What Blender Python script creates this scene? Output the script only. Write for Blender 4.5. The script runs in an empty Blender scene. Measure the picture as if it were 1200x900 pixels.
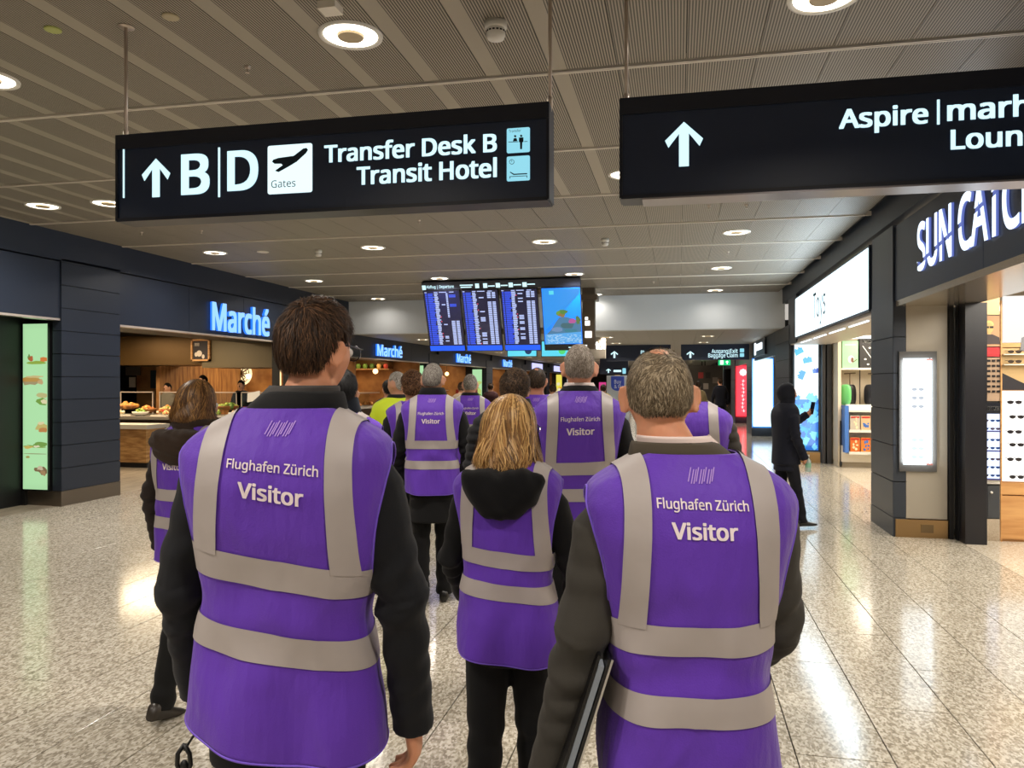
import bpy, bmesh, math, random, os
import numpy as np
from mathutils import Vector, Matrix

random.seed(7)
C = bpy.context.scene.collection
SC = bpy.context.scene
EYE = 1.65
YAW = math.radians(12.2)
# ---------------------------------------------------------------- camera
cam_d = bpy.data.cameras.new('camera'); cam = bpy.data.objects.new('camera', cam_d); C.objects.link(cam)
cam.location = (0, 0, EYE); cam.rotation_euler = (math.pi/2, 0, YAW)
cam_d.sensor_width = 36; cam_d.lens = 27; cam_d.shift_y = -2/1200; cam_d.clip_end = 200; cam_d.clip_start = 0.05
SC.camera = cam
# ---------------------------------------------------------------- world, exposure
w = bpy.data.worlds.new('hall_air'); SC.world = w; w.use_nodes = True
w.node_tree.nodes['Background'].inputs[0].default_value = (1.0, 0.93, 0.84, 1)
w.node_tree.nodes['Background'].inputs[1].default_value = 0.55
SC.view_settings.view_transform = 'Standard'; SC.view_settings.look = 'None'
SC.view_settings.exposure = 0.0; SC.view_settings.gamma = 1.0
SC.view_settings.use_curve_mapping = False
try:
    SC.cycles.use_denoising = True
    SC.cycles.max_bounces = 6; SC.cycles.diffuse_bounces = 3; SC.cycles.glossy_bounces = 3
    SC.cycles.sample_clamp_indirect = 4.0
except Exception: pass
DOWN_W = 43.0      # watts of one ceiling downlight
SHOP_W = 1.0       # multiplier of the shop interior lights

def area(name, loc, size, power, color=(1, .93, .84), rot=(0, 0, 0), shape='DISK', sy=None, spread=None):
    l = bpy.data.lights.new(name, 'AREA'); l.energy = power; l.color = color; l.shape = shape; l.size = size
    if sy: l.size_y = sy
    if spread: l.spread = spread
    o = bpy.data.objects.new(name, l); C.objects.link(o); o.location = loc; o.rotation_euler = rot
    return o

# ---------------------------------------------------------------- pixel rays (1200x900 frame) to real points
CY, SY = math.cos(YAW), math.sin(YAW)
def ray(u, v=448): return (-SY*900 + CY*(u-600), CY*900 + SY*(u-600), 448.0-v)
def on_z(u, v, z):
    r = ray(u, v); s = (z-EYE)/r[2]; return (r[0]*s, r[1]*s, z)
def on_Y(u, v, Y):
    r = ray(u, v); s = Y/r[1]; return (r[0]*s, Y, EYE+r[2]*s)
def on_X(u, v, X):
    r = ray(u, v); s = X/r[0]; return (X, r[1]*s, EYE+r[2]*s)

# ---------------------------------------------------------------- materials
def lin(c):
    return tuple(((x/255)/12.92 if x/255 <= .04045 else (((x/255)+.055)/1.055)**2.4) for x in c)
MATS = {}
def mat(name, c, rough=.5, metal=0.0, emit=None, es=1.0, spec=None, trans=0, bump=None, alpha=None, sheen=0, sss=0):
    if name in MATS: return MATS[name]
    m = bpy.data.materials.new(name); m.use_nodes = True
    b = m.node_tree.nodes['Principled BSDF']
    b.inputs['Base Color'].default_value = (*lin(c), 1); b.inputs['Roughness'].default_value = rough
    b.inputs['Metallic'].default_value = metal
    if spec is not None: b.inputs['Specular IOR Level'].default_value = spec
    if emit is not None:
        b.inputs['Emission Color'].default_value = (*lin(emit), 1); b.inputs['Emission Strength'].default_value = es
    if trans: b.inputs['Transmission Weight'].default_value = trans; b.inputs['IOR'].default_value = 1.3
    if sheen: b.inputs['Sheen Weight'].default_value = sheen
    if sss:
        b.inputs['Subsurface Weight'].default_value = sss; b.inputs['Subsurface Radius'].default_value = (.01, .004, .002)
    if bump:
        noise_bump(m, *bump)
    MATS[name] = m
    return m
def N(m, t): return m.node_tree.nodes.new(t)
def L(m, a, b): m.node_tree.links.new(a, b)
def noise_bump(m, scale, strength, dist=.002, stretch=(1, 1, 1), detail=3):
    tc = N(m, 'ShaderNodeTexCoord'); mp = N(m, 'ShaderNodeMapping'); n = N(m, 'ShaderNodeTexNoise'); bp = N(m, 'ShaderNodeBump')
    mp.inputs['Scale'].default_value = stretch
    L(m, tc.outputs['Object'], mp.inputs[0]); L(m, mp.outputs[0], n.inputs['Vector'])
    n.inputs['Scale'].default_value = scale; n.inputs['Detail'].default_value = detail
    bp.inputs['Strength'].default_value = strength; bp.inputs['Distance'].default_value = dist
    L(m, n.outputs['Fac'], bp.inputs['Height']); L(m, bp.outputs[0], m.node_tree.nodes['Principled BSDF'].inputs['Normal'])
    return n
def noise_color(m, c1, c2, scale, stretch=(1, 1, 1), detail=4, lo=.35, hi=.65, coord='Object'):
    tc = N(m, 'ShaderNodeTexCoord'); mp = N(m, 'ShaderNodeMapping'); n = N(m, 'ShaderNodeTexNoise'); r = N(m, 'ShaderNodeValToRGB')
    mp.inputs['Scale'].default_value = stretch
    L(m, tc.outputs[coord], mp.inputs[0]); L(m, mp.outputs[0], n.inputs['Vector'])
    n.inputs['Scale'].default_value = scale; n.inputs['Detail'].default_value = detail
    r.color_ramp.elements[0].position = lo; r.color_ramp.elements[1].position = hi
    r.color_ramp.elements[0].color = (*lin(c1), 1); r.color_ramp.elements[1].color = (*lin(c2), 1)
    L(m, n.outputs['Fac'], r.inputs[0]); L(m, r.outputs[0], m.node_tree.nodes['Principled BSDF'].inputs['Base Color'])
    return r
def glow(name, c, s): return mat(name, (10, 10, 10), .4, emit=c, es=s)
def island_color(m, c1, c2, mid=None):
    g = N(m, 'ShaderNodeNewGeometry'); r = N(m, 'ShaderNodeValToRGB')
    r.color_ramp.elements[0].color = (*lin(c1), 1); r.color_ramp.elements[1].color = (*lin(c2), 1)
    if mid:
        e = r.color_ramp.elements.new(.5); e.color = (*lin(mid), 1)
    L(m, g.outputs['Random Per Island'], r.inputs[0]); L(m, r.outputs[0], m.node_tree.nodes['Principled BSDF'].inputs['Base Color'])

# floor stone: pale terrazzo with chips
def terrazzo(name, c1, c2, c3, rough):
    m = mat(name, c2, rough); b = m.node_tree.nodes['Principled BSDF']
    tc = N(m, 'ShaderNodeNewGeometry')
    v = N(m, 'ShaderNodeTexVoronoi'); v.inputs['Scale'].default_value = 100
    mp = N(m, 'ShaderNodeMapping'); mp.inputs['Rotation'].default_value = (0, 0, .6); mp.inputs['Scale'].default_value = (1, .55, 1)
    L(m, tc.outputs['Position'], mp.inputs[0]); L(m, mp.outputs[0], v.inputs['Vector'])
    sep = N(m, 'ShaderNodeSeparateColor'); L(m, v.outputs['Color'], sep.inputs[0])
    r = N(m, 'ShaderNodeValToRGB'); e = r.color_ramp
    e.elements[0].color = (*lin(c1), 1); e.elements[0].position = .1
    e.elements[1].color = (*lin(c3), 1); e.elements[1].position = .9
    k = e.elements.new(.5); k.color = (*lin(c2), 1)
    n = N(m, 'ShaderNodeTexNoise'); n.inputs['Scale'].default_value = 42; n.inputs['Detail'].default_value = 3
    L(m, mp.outputs[0], n.inputs['Vector'])
    mx = N(m, 'ShaderNodeMath'); mx.operation = 'ADD'
    m2 = N(m, 'ShaderNodeMath'); m2.operation = 'MULTIPLY_ADD'; m2.inputs[1].default_value = 1.3; m2.inputs[2].default_value = -.65
    L(m, n.outputs['Fac'], m2.inputs[0]); L(m, sep.outputs[0], mx.inputs[0]); L(m, m2.outputs[0], mx.inputs[1])
    L(m, mx.outputs[0], r.inputs[0]); L(m, r.outputs[0], b.inputs['Base Color'])
    n2 = N(m, 'ShaderNodeTexNoise'); n2.inputs['Scale'].default_value = 1.5
    rr = N(m, 'ShaderNodeMapRange'); rr.inputs[3].default_value = rough*.8; rr.inputs[4].default_value = rough*1.3
    L(m, n2.outputs['Fac'], rr.inputs[0]); L(m, rr.outputs[0], b.inputs['Roughness'])
    return m
M_floor = terrazzo('terrazzo_stone', (146, 137, 120), (182, 173, 156), (208, 201, 187), .125)
M_cream = terrazzo('cream_stone', (190, 178, 158), (208, 197, 178), (222, 213, 198), .14)
M_grout = mat('dark_joint', (48, 43, 36), .8)

# ceiling panel: plain band plus finely slotted field (slots are fine relief)
def ceiling_mat(name, base, slot, band=-.105):
    m = mat(name, base, .55, .0); b = m.node_tree.nodes['Principled BSDF']
    tc = N(m, 'ShaderNodeTexCoord'); sp = N(m, 'ShaderNodeSeparateXYZ'); L(m, tc.outputs['Object'], sp.inputs[0])
    def mth(op, a, bb=None, c=None):
        q = N(m, 'ShaderNodeMath'); q.operation = op
        for i, x in enumerate((a, bb, c)):
            if x is None: continue
            if hasattr(x, 'links') or hasattr(x, 'is_output'): L(m, x, q.inputs[i])
            else: q.inputs[i].default_value = x
        return q.outputs[0]
    fx = mth('FRACT', mth('MULTIPLY', sp.outputs[0], 1/.0165))
    fy = mth('FRACT', mth('MULTIPLY', sp.outputs[1], 1/.022))
    line = mth('GREATER_THAN', fx, .5)
    hole = mth('MAXIMUM', line, mth('MULTIPLY', mth('LESS_THAN', fy, .12), 0.3))
    field = mth('GREATER_THAN', sp.outputs[0], band)
    mask = mth('MULTIPLY', line, field)
    mix = N(m, 'ShaderNodeMix'); mix.data_type = 'RGBA'
    mix.inputs[6].default_value = (*lin(base), 1); mix.inputs[7].default_value = (*lin(slot), 1)
    L(m, mask, mix.inputs[0]); L(m, mix.outputs[2], b.inputs['Base Color'])
    return m
M_ceil = ceiling_mat('slotted_ceiling_metal', (162, 154, 140), (72, 67, 60))
M_ceil2 = ceiling_mat('all_slotted_ceiling_metal', (158, 150, 137), (84, 79, 71), -.5)
M_ceil_low = mat('low_ceiling_metal', (150, 144, 132), .55)
M_track = mat('ceiling_track_metal', (225, 218, 206), .5)
M_bulk = mat('pale_bulkhead_paint', (208, 213, 218), .6)
M_clad = mat('charcoal_cladding', (42, 48, 60), .38, .25)
M_clad2 = mat('graphite_cladding', (58, 64, 74), .36, .3)
M_head = mat('dark_header_panel', (34, 41, 56), .4, .2)
M_headr = mat('slate_header_panel', (46, 56, 72), .38, .2)
M_joint = mat('shadow_joint', (14, 15, 17), .7)
M_kick = mat('brushed_steel_kick_plate', (128, 118, 106), .32, .9, bump=(60, .15, .001, (1, 1, 12)))
M_brass = mat('brushed_bronze_kick_plate', (170, 140, 100), .3, .9, bump=(60, .15, .001, (12, 1, 1)))
M_black = mat('matt_black', (12, 12, 14), .5)
M_sign = mat('navy_sign_face', (38, 50, 76), .35)
M_signf = mat('black_sign_frame', (28, 33, 48), .4)
M_steel = mat('rod_steel', (200, 186, 174), .35, .5)
M_white = mat('white_plastic', (225, 222, 214), .45)
G_sign = glow('lit_sign_lettering', (205, 243, 250), 1.25)
G_pict = glow('lit_pictogram_panel', (150, 222, 240), 1.0)
G_lamp = glow('downlight_ring_glow', (255, 244, 224), 7)
G_blue = glow('blue_lit_letter_side', (40, 120, 255), 1.3)
G_bluew = glow('blue_white_letter_face', (140, 190, 255), 1.4)
G_white = glow('white_lit_panel', (255, 252, 245), 1.6)
G_whitec = glow('cool_white_lit_panel', (235, 248, 255), 1.8)
M_oak = mat('oak_wood', (190, 140, 84), .5); noise_color(M_oak, (160, 108, 60), (205, 158, 100), 3, (1, 1, 12))
M_glass = mat('clear_glass', (225, 235, 235), .03, trans=1.0)

# ---------------------------------------------------------------- mesh building
class MB:
    def __init__(s): s.v = []; s.f = []; s.mi = []; s.cur = 0
    def add(s, vs, fs):
        b = len(s.v); s.v.extend([tuple(map(float, p)) for p in vs]); s.f.extend([tuple(i+b for i in f) for f in fs]); s.mi.extend([s.cur]*len(fs)); return s
    def box(s, x0, x1, y0, y1, z0, z1):
        vs = [(x, y, z) for x in (x0, x1) for y in (y0, y1) for z in (z0, z1)]
        return s.add(vs, [(0, 1, 3, 2), (4, 6, 7, 5), (0, 4, 5, 1), (2, 3, 7, 6), (0, 2, 6, 4), (1, 5, 7, 3)])
    def obox(s, M, sx, sy, sz):
        vs = [M @ Vector((x*sx/2, y*sy/2, z*sz/2)) for x in (-1, 1) for y in (-1, 1) for z in (-1, 1)]
        return s.add(vs, [(0, 1, 3, 2), (4, 6, 7, 5), (0, 4, 5, 1), (2, 3, 7, 6), (0, 2, 6, 4), (1, 5, 7, 3)])
    def loft(s, rings, cap=True):
        n = len(rings[0]); vs = [p for r in rings for p in r]; fs = []
        for i in range(len(rings)-1):
            for j in range(n):
                a = i*n+j; b = i*n+(j+1) % n; fs.append((a, b, b+n, a+n))
        if cap:
            fs.append(tuple(range(n))[::-1]); fs.append(tuple(range((len(rings)-1)*n, len(rings)*n)))
        return s.add(vs, fs)
    def tube(s, pts, r, n=8, cap=True, flat=1.0, up=None):
        pts = [Vector(p) for p in pts]
        rs = r if hasattr(r, '__len__') else [r]*len(pts)
        rings = []; ref = Vector(up) if up else None
        for i, p in enumerate(pts):
            t = (pts[min(i+1, len(pts)-1)]-pts[max(i-1, 0)]).normalized()
            if ref is None: ref = Vector((0, 0, 1)) if abs(t.z) < .9 else Vector((0, 1, 0))
            a = t.cross(ref)
            if a.length < 1e-6: a = t.orthogonal()
            a.normalize(); b = a.cross(t).normalized(); ref = b if not up else ref
            rings.append([p + a*math.cos(2*math.pi*k/n)*rs[i] + b*math.sin(2*math.pi*k/n)*rs[i]*flat for k in range(n)])
        return s.loft(rings, cap)
    def lathe(s, prof, c=(0, 0, 0), n=16, cap=True, R=None):
        rings = []
        for r, z in prof:
            ring = [Vector((r*math.cos(2*math.pi*k/n), r*math.sin(2*math.pi*k/n), z)) for k in range(n)]
            if R: ring = [R @ p for p in ring]
            rings.append([p + Vector(c) for p in ring])
        return s.loft(rings, cap)
    def ball(s, c, rx, ry=None, rz=None, n=12, m=8, R=None):
        ry = ry or rx; rz = rz or rx
        rings = []
        for i in range(m+1):
            a = -math.pi/2 + math.pi*(i+.02)/(m+.04); q = [Vector((math.cos(a)*rx*math.cos(2*math.pi*k/n), math.cos(a)*ry*math.sin(2*math.pi*k/n), math.sin(a)*rz)) for k in range(n)]
            if R: q = [R @ p for p in q]
            rings.append([p+Vector(c) for p in q])
        return s.loft(rings)
    def prism(s, pts, f0, f1):
        """2D outline pts; f0/f1 map a 2D point to the two faces"""
        n = len(pts); vs = [f0(p) for p in pts] + [f1(p) for p in pts]
        fs = [tuple(range(n)), tuple(range(n, 2*n))[::-1]] + [(i, (i+1) % n, (i+1) % n+n, i+n) for i in range(n)]
        return s.add(vs, fs)
    def build(s, name, mats, parent=None, smooth=False, loc=None, kind=None, label=None):
        me = bpy.data.meshes.new(name); me.from_pydata(s.v, [], s.f)
        for m in (mats if isinstance(mats, (list, tuple)) else [mats]): me.materials.append(m)
        if isinstance(mats, (list, tuple)) and len(mats) > 1: me.polygons.foreach_set('material_index', s.mi)
        if smooth: me.polygons.foreach_set('use_smooth', [True]*len(me.polygons))
        me.update()
        return link(name, me, parent, loc, kind, label)
def link(name, me, parent=None, loc=None, kind=None, label=None):
    o = bpy.data.objects.new(name, me); C.objects.link(o)
    if parent is not None:
        o.parent = parent
        if 'ORIG' in globals() and parent.name in ORIG: o.matrix_parent_inverse = ORIG[parent.name]
    if loc is not None: o.location = loc
    if kind: o['kind'] = kind
    if label: o['label'] = label
    return o
ORIG = {}
def tag(o, label, cat, group=None, kind=None):
    o['label'] = label; o['category'] = cat
    if group: o['group'] = group
    if kind: o['kind'] = kind
    return o
def thing(name, label, cat, loc=(0, 0, 0), group=None, rz=0, local=False):
    """an Empty at the thing's base; children are given in world coordinates unless local"""
    o = bpy.data.objects.new(name, None); C.objects.link(o); o.location = loc; o.rotation_euler = (0, 0, rz); o.empty_display_size = .1
    tag(o, label, cat, group)
    if not local: ORIG[o.name] = Matrix.Translation(Vector(loc)).inverted()
    return o
def setting(name, loc=(0, 0, 0)):
    o = bpy.data.objects.new(name, None); C.objects.link(o); o.location = loc; o['kind'] = 'structure'
    ORIG[o.name] = Matrix.Translation(Vector(loc)).inverted()
    return o
def single(mb, name, mats, label, cat, base, group=None, smooth=False):
    """a thing that is one mesh, its origin at its base"""
    b = Vector(base); mb.v = [tuple(Vector(p)-b) for p in mb.v]
    o = mb.build(name, mats, None, smooth, loc=b); return tag(o, label, cat, group)
def dup(root, d, label=None, group=None, rz=None):
    r = root.copy(); C.objects.link(r); r.location = Vector(root.location)+Vector(d)
    if rz is not None: r.rotation_euler = (0, 0, rz)
    if label: r['label'] = label
    if group: r['group'] = group
    for ch in list(root.children):
        c = ch.copy(); C.objects.link(c); c.parent = r; c.matrix_parent_inverse = ch.matrix_parent_inverse.copy()
        for g in list(ch.children):
            q = g.copy(); C.objects.link(q); q.parent = c; q.matrix_parent_inverse = g.matrix_parent_inverse.copy()
    return r

# ---------------------------------------------------------------- lettering
FONT = None
try:
    FONT = bpy.data.fonts.load(os.path.join(bpy.utils.system_resource('DATAFILES'), 'fonts', 'NotoSansHebrew-Regular.woff2'))
except Exception: FONT = None
TC = {}
def text_raw(t, bold=.0, ext=0.0, res=3, space=1.0):
    key = (t, bold, ext, res, space)
    if key in TC: return TC[key]
    cu = bpy.data.curves.new('t', 'FONT'); cu.body = t
    if FONT: cu.font = FONT
    cu.size = 1; cu.offset = bold; cu.extrude = ext; cu.resolution_u = res; cu.space_character = space
    o = bpy.data.objects.new('t', cu); C.objects.link(o)
    dg = bpy.context.evaluated_depsgraph_get(); me = bpy.data.meshes.new_from_object(o.evaluated_get(dg))
    v = np.empty(len(me.vertices)*3); me.vertices.foreach_get('co', v); v = v.reshape(-1, 3)
    f = [tuple(p.vertices) for p in me.polygons]
    bpy.data.objects.remove(o); bpy.data.curves.remove(cu); bpy.data.meshes.remove(me)
    TC[key] = (v, f); return TC[key]
def text_into(mb, t, x0, x1, zb, cap, fmap, bold=.02, ext=0.0, depth=0.0, res=3, space=1.0):
    """letters fitted between x0..x1, baseline zb, capital height cap (None keeps proportions); fmap(x, z, d) gives the point"""
    v, f = text_raw(t, 0.0 if not ext else bold*.5, ext, res, space)
    if not len(v): return
    lo = v[:, 0].min(); wd = v[:, 0].max()-lo; k = (x1-x0)/wd
    kz = cap/.74 if cap else abs(k)
    if ('H', 0, 0, 3, 1.0) not in TC: text_raw('H')
    capu = TC[('H', 0, 0, 3, 1.0)][0][:, 1].max()
    if cap: kz = cap/capu
    bo = bold*.9 if not ext else 0
    for ox, oz in (((0, 0), (bo, bo*.6), (-bo, bo*.6), (bo, -bo*.6), (-bo, -bo*.6)) if bo > .004 else ((0, 0),)):
      vs = [fmap(x0+(p[0]+ox-lo)*k, zb+(p[1]+oz)*kz, (p[2]/ext*depth if ext else 0)) for p in v]
      mb.add(vs, f)
# ================================================================= SETTING
XL, XR, ZC, ZL, YB = -8.0, 2.25, 3.65, 2.85, 17.8
PX, PYT = 0.41, 1.2
# floor slab
fl = setting('floor')
MB().box(-22, 14, -9, 75, -.3, -.012).build('floor_base', M_grout, fl)
tm = MB(); g = .0028
tw, tl = PX/2-g, PYT/2-g
tm.add([(-tw, -tl, -.012), (tw, -tl, -.012), (tw, tl, -.012), (-tw, tl, -.012),
        (-tw, -tl, -.0012), (tw, -tl, -.0012), (tw, tl, -.0012), (-tw, tl, -.0012),
        (-tw+.0012, -tl+.0012, 0), (tw-.0012, -tl+.0012, 0), (tw-.0012, tl-.0012, 0), (-tw+.0012, tl-.0012, 0)],
       [(0, 1, 5, 4), (1, 2, 6, 5), (2, 3, 7, 6), (3, 0, 4, 7), (4, 5, 9, 8), (5, 6, 10, 9), (6, 7, 11, 10), (7, 4, 8, 11), (8, 9, 10, 11)])
tme = None; cells = []
i0 = math.floor((XL+.72)/PX); nx = 25
for i in range(nx):
    x = -.72 + PX*(i0+i+.5); off = (.6 if i % 2 else 0)
    for j in range(-7, 62): cells.append((x, j*PYT+off))
def seen(x, y):
    fx, fy = -SY*x+CY*y, CY*x+SY*y
    return fx > 2.6 and abs(fy) < fx*.72+.5
vis = sorted([c for c in cells if seen(*c)], key=lambda c: c[0]**2+c[1]**2)
near = set(vis[:290])
for c in vis[:290]:
    if tme is None:
        o = tm.build('floor_tile', M_floor, fl, loc=(c[0], c[1], 0)); tme = o.data
    else: link('floor_tile', tme, fl, loc=(c[0], c[1], 0))
rest = MB()
for c in cells:
    if c not in near:
        rest.add([(p[0]+c[0], p[1]+c[1], p[2]) for p in tm.v], tm.f)
rest.build('floor_tiles_far', M_floor, fl, kind='stuff')
xr1 = -.72+PX*(i0+nx); xl0 = -.72+PX*i0
b = MB(); b.box(xr1+g, 2.85, -9, 62, -.012, 0)
b.build('floor_border', M_floor, fl)
b = MB(); 
for k in range(14):
    for q in range(9): b.box(2.855+q*.8, 2.855+q*.8+.797, -8+k*5.0+.0015, -3+k*5.0-.0015, -.012, 0)
b.build('shop_floor_slab', M_cream, fl, kind='stuff')
M_woodfl = mat('greyed_wood_floor', (150, 138, 122), .3); noise_color(M_woodfl, (122, 110, 96), (172, 160, 142), 2.2, (9, 1, 1))
b = MB()
for q in range(40):
    for k in range(24):
        x1_ = xl0-.002-q*.3; b.box(x1_-.297, x1_, -8+k*3.0+(q % 3), -5.003+k*3.0+(q % 3), -.012, 0)
b.build('wood_floor_planks', M_woodfl, fl, kind='stuff')

# upper ceiling: base, 16 long panels per bay and the tracks between bays
ce = setting('ceiling')
MB().box(-9.3, 2.9, -9, YB+.3, ZC+.05, ZC+.25).build('ceiling_base', M_joint, ce)
pw, pl = .425, 1.65
pm = MB(); pm.box(-pw/2+.002, pw/2-.002, -pl/2+.03, pl/2-.03, 0, .03)
pme = None; pme2 = None; cnt = 0; extra = MB()
xs0 = -.75 + .425/2
for jy in range(-8, 9):
    y0 = 4.9 + jy*1.65; yc = y0+pl/2
    for ix in range(-18, 7):
        xc = xs0 + ix*pw - .05
        if xc < XL-.25 or xc > XR+.25: continue
        if cnt < 290 and jy >= -2:
            cnt += 1
            plain = xc > -.45 or y0 > 8.0
            if plain:
                if pme2 is None: pme2 = pm.build('ceiling_panel', M_ceil2, ce, loc=(xc, yc, ZC)).data
                else: link('ceiling_panel', pme2, ce, loc=(xc, yc, ZC))
            elif pme is None: o = pm.build('ceiling_panel', M_ceil, ce, loc=(xc, yc, ZC)); pme = o.data
            else: link('ceiling_panel', pme, ce, loc=(xc, yc, ZC))
        else: extra.add([(p[0]+xc, p[1]+yc, p[2]+ZC) for p in pm.v], pm.f)
    t = MB()
    for s in (-1, 1): t.box(XL, XR, y0+s*.011-.006, y0+s*.011+.006, ZC-.012, ZC+.04)
    t.build('ceiling_track', M_track, ce)
if extra.v: extra.build('ceiling_panels_outlying', M_ceil_low, ce, kind='stuff')
# bulkhead and lower ceiling
b = MB(); b.box(XL-.9, XR+.05, YB, YB+.35, ZL, ZC+.1); b.build('wall_bulkhead', M_bulk)['kind'] = 'structure'
cl = setting('ceiling.001')
MB().box(XL-.8, XR+.6, YB+.35, 75, ZL+.03, ZL+.2).build('ceiling_base', M_joint, cl)
b = MB()
for j in range(36):
    for i in range(17):
        x = XL+.01+i*.603; y = YB+.35+j*1.55
        b.box(x+.002, x+.6, y+.002, y+1.546, ZL, ZL+.03)
b.build('ceiling_panels_low', M_ceil_low, cl, kind='stuff')

# downlights -----------------------------------------------------
def downlight(x, y, z, r=.165, power=DOWN_W, lit=True, first=[None], label='x'):
    loc = (x, y, z)
    if first[0] is None:
        t = thing('ceiling_downlight', label, 'ceiling light', loc, 'round ring downlights in the ceiling')
        n = 32; R = r
        b = MB(); b.lathe([(R*.92, -.001), (R*1.0, -.012), (R*1.1, -.010), (R*1.12, .002)], loc, n, False); b.build('trim_ring', M_white, t, True)
        b = MB(); b.lathe([(R*.46, -.004), (R*.93, -.004), (R*.93, .0), (R*.46, .0)], loc, n, False); b.build('lit_ring', G_lamp, t, False)
        b = MB(); b.lathe([(.001, -.016), (R*.44, -.016), (R*.48, -.003)], loc, n, False); b.build('center_disc', M_dlc, t, False)
        first[0] = t
    else:
        f = first[0]; t = dup(f, Vector(loc)-f.location, label)
    if power: area('downlight_lamp', (x, y, z-.03), r*1.6, power, (1, .92, .82), spread=math.radians(150))
    return t
M_dlc = mat('downlight_centre', (190, 172, 140), .5)
ups = [(411, 41), (50, 241), (-14, 92), (252, 296), (437, 290), (638, 283), (863, 272), (368, 329), (845, 314), (443, 350), (515, 326), (673, 321), (697, 345), (838, 340), (966, -4), (735, 204), (127, 238)]
DLN = ['downlight above and left of the smoke detector, largest in the upper ceiling', 'lit downlight left of the hanging gates sign near the dark fascia', 'downlight cut by the left edge of the picture',
 'downlight just below the left half of the gates sign', 'downlight below the middle of the gates sign', 'downlight below the right end of the gates sign', 'downlight below the lounge sign, nearest the slate fascia',
 'small downlight above the dark-haired man in front', 'small downlight above the pale bulkhead on the right', 'small downlight at the bulkhead left of the departure board', 'downlight above the left end of the departure board',
 'downlight above the right end of the departure board', 'small downlight just right of the departure board', 'small downlight nearest the bulkhead on the right', 'downlight cut by the top edge above the lounge sign',
 'dim downlight between the two hanging signs', 'dim downlight half hidden behind the gates sign']
for (u, v), lb in zip(ups, DLN):
    p = on_z(u, v, ZC); downlight(p[0], p[1], ZC-.001, power=DOWN_W*(1.0 if p[1] < 14.5 else .12), label=lb)
for x, y in ((-5.5, 1.0), (-2.2, .6), (1.0, .4), (-5.2, -3), (-1.5, -3), (1.2, -3), (-3.4, -1.2)):
    area('downlight_lamp', (x, y, ZC-.03), .28, DOWN_W*1.15, (1, .92, .82), spread=math.radians(150))
k = 0
for j in range(10):
    for i, x in enumerate((-7, -4.4, -1.85, .75)):
        y = 20.5+3.15*j
        side = ('along the food court front', 'second row from the food court', 'second row from the shops', 'along the shop front')[i]
        downlight(x, y, ZL-.001, power=(30 if j < 6 else 0), label='far low-ceiling downlight %s, %s' % (side, 'nearest the bulkhead' if j == 0 else 'beyond the bulkhead, %s from it' % ['', 'second', 'third', 'fourth', 'fifth', 'sixth', 'seventh', 'eighth', 'ninth', 'tenth'][j]))
for y in (42, 52): area('far_hall_lamp', (-3, y, ZL-.05), 4, 160, (1, .93, .84), shape='RECTANGLE', sy=6)

# small fittings on the ceiling
def smoke(u, v, r, label, sc=1):
    x, y, z = on_z(u, v, ZC); t = thing('smoke_detector', label, 'smoke detector', (x, y, z))
    MB().lathe([(.001, 0), (r, 0), (r, -.035), (r*.93, -.04), (.001, -.04)], (x, y, z), 24, False).build('base', M_white, t, True)
    MB().lathe([(r*.86, -.04), (r*.86, -.075), (r*.72, -.095), (.001, -.1)], (x, y, z), 24, False).build('sensor_head', M_white, t, True)
    b = MB()
    for q in range(16):
        a = q*math.pi/8; Mx = Matrix.Translation((x+math.cos(a)*r*.865, y+math.sin(a)*r*.865, z-.058)) @ Matrix.Rotation(a, 4, 'Z'); b.obox(Mx, .004, r*.2, .008)
    b.build('vent_slot', M_black, t)
smoke(581, 26, .062, 'white smoke detector on ceiling above and right of the gates sign')
smoke(373, 293, .055, 'small white smoke detector in the ceiling below the gates sign, left')
smoke(709, 280, .055, 'small white smoke detector in the ceiling below the gap between signs')
smoke(1086/3+400+3, 351, .05, 'tiny white smoke detector beside the departure board')
def disc(u, v, r, m, label, nm='ceiling_disc'):
    x, y, z = on_z(u, v, ZC); b = MB().lathe([(.001, -.012), (r*.8, -.012), (r, -.008), (r, 0)], (x, y, z), 24, False)
    single(b, nm, m, label, 'ceiling fitting', (x, y, z))
disc(62, 34, .045, mat('yellowgreen_cap', (178, 186, 110), .5), 'small yellow-green round cap in the ceiling, upper left')
disc(200, 19, .045, mat('cream_cap', (180, 168, 140), .5), 'small cream round cap in the ceiling right of the hanging rod')
disc(308, 295, .09, M_track, 'unlit pale round ceiling cap beside the downlight below the gates sign')
b = MB(); p = on_z(387, 5, ZC); b.box(p[0]-.05, p[0]+.05, p[1]-.05, p[1]+.05, ZC-.04, ZC); single(b, 'ceiling_sensor', M_track, 'small square beige sensor box at the top edge of the ceiling', 'sensor', p)
sp_xy = [(491, 258), (236, 270), (166, 272), (831, 241), (875, 240), (853, 295), (290, 78), (1166-400, 330)]
sn = ['below the gates sign, centre', 'left of the leftmost row of downlights', 'below the gates sign near its left end', 'below the lounge sign, left one of two', 'below the lounge sign, right one of two', 'near the right-hand downlight', 'between the plain ceiling bands above the gates sign', 'above the bulkhead right of the departure board']
for (u, v), s_ in zip(sp_xy, sn):
    x, y, z = on_z(u, v, ZC); b = MB().lathe([(.001, 0), (.022, 0), (.018, -.012), (.006, -.016), (.006, -.035), (.014, -.04), (.001, -.041)], (x, y, z), 10, False)
    single(b, 'sprinkler_head', M_steel, 'tiny metal sprinkler ' + s_, 'sprinkler', (x, y, z), 'sprinklers in the ceiling')

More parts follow.
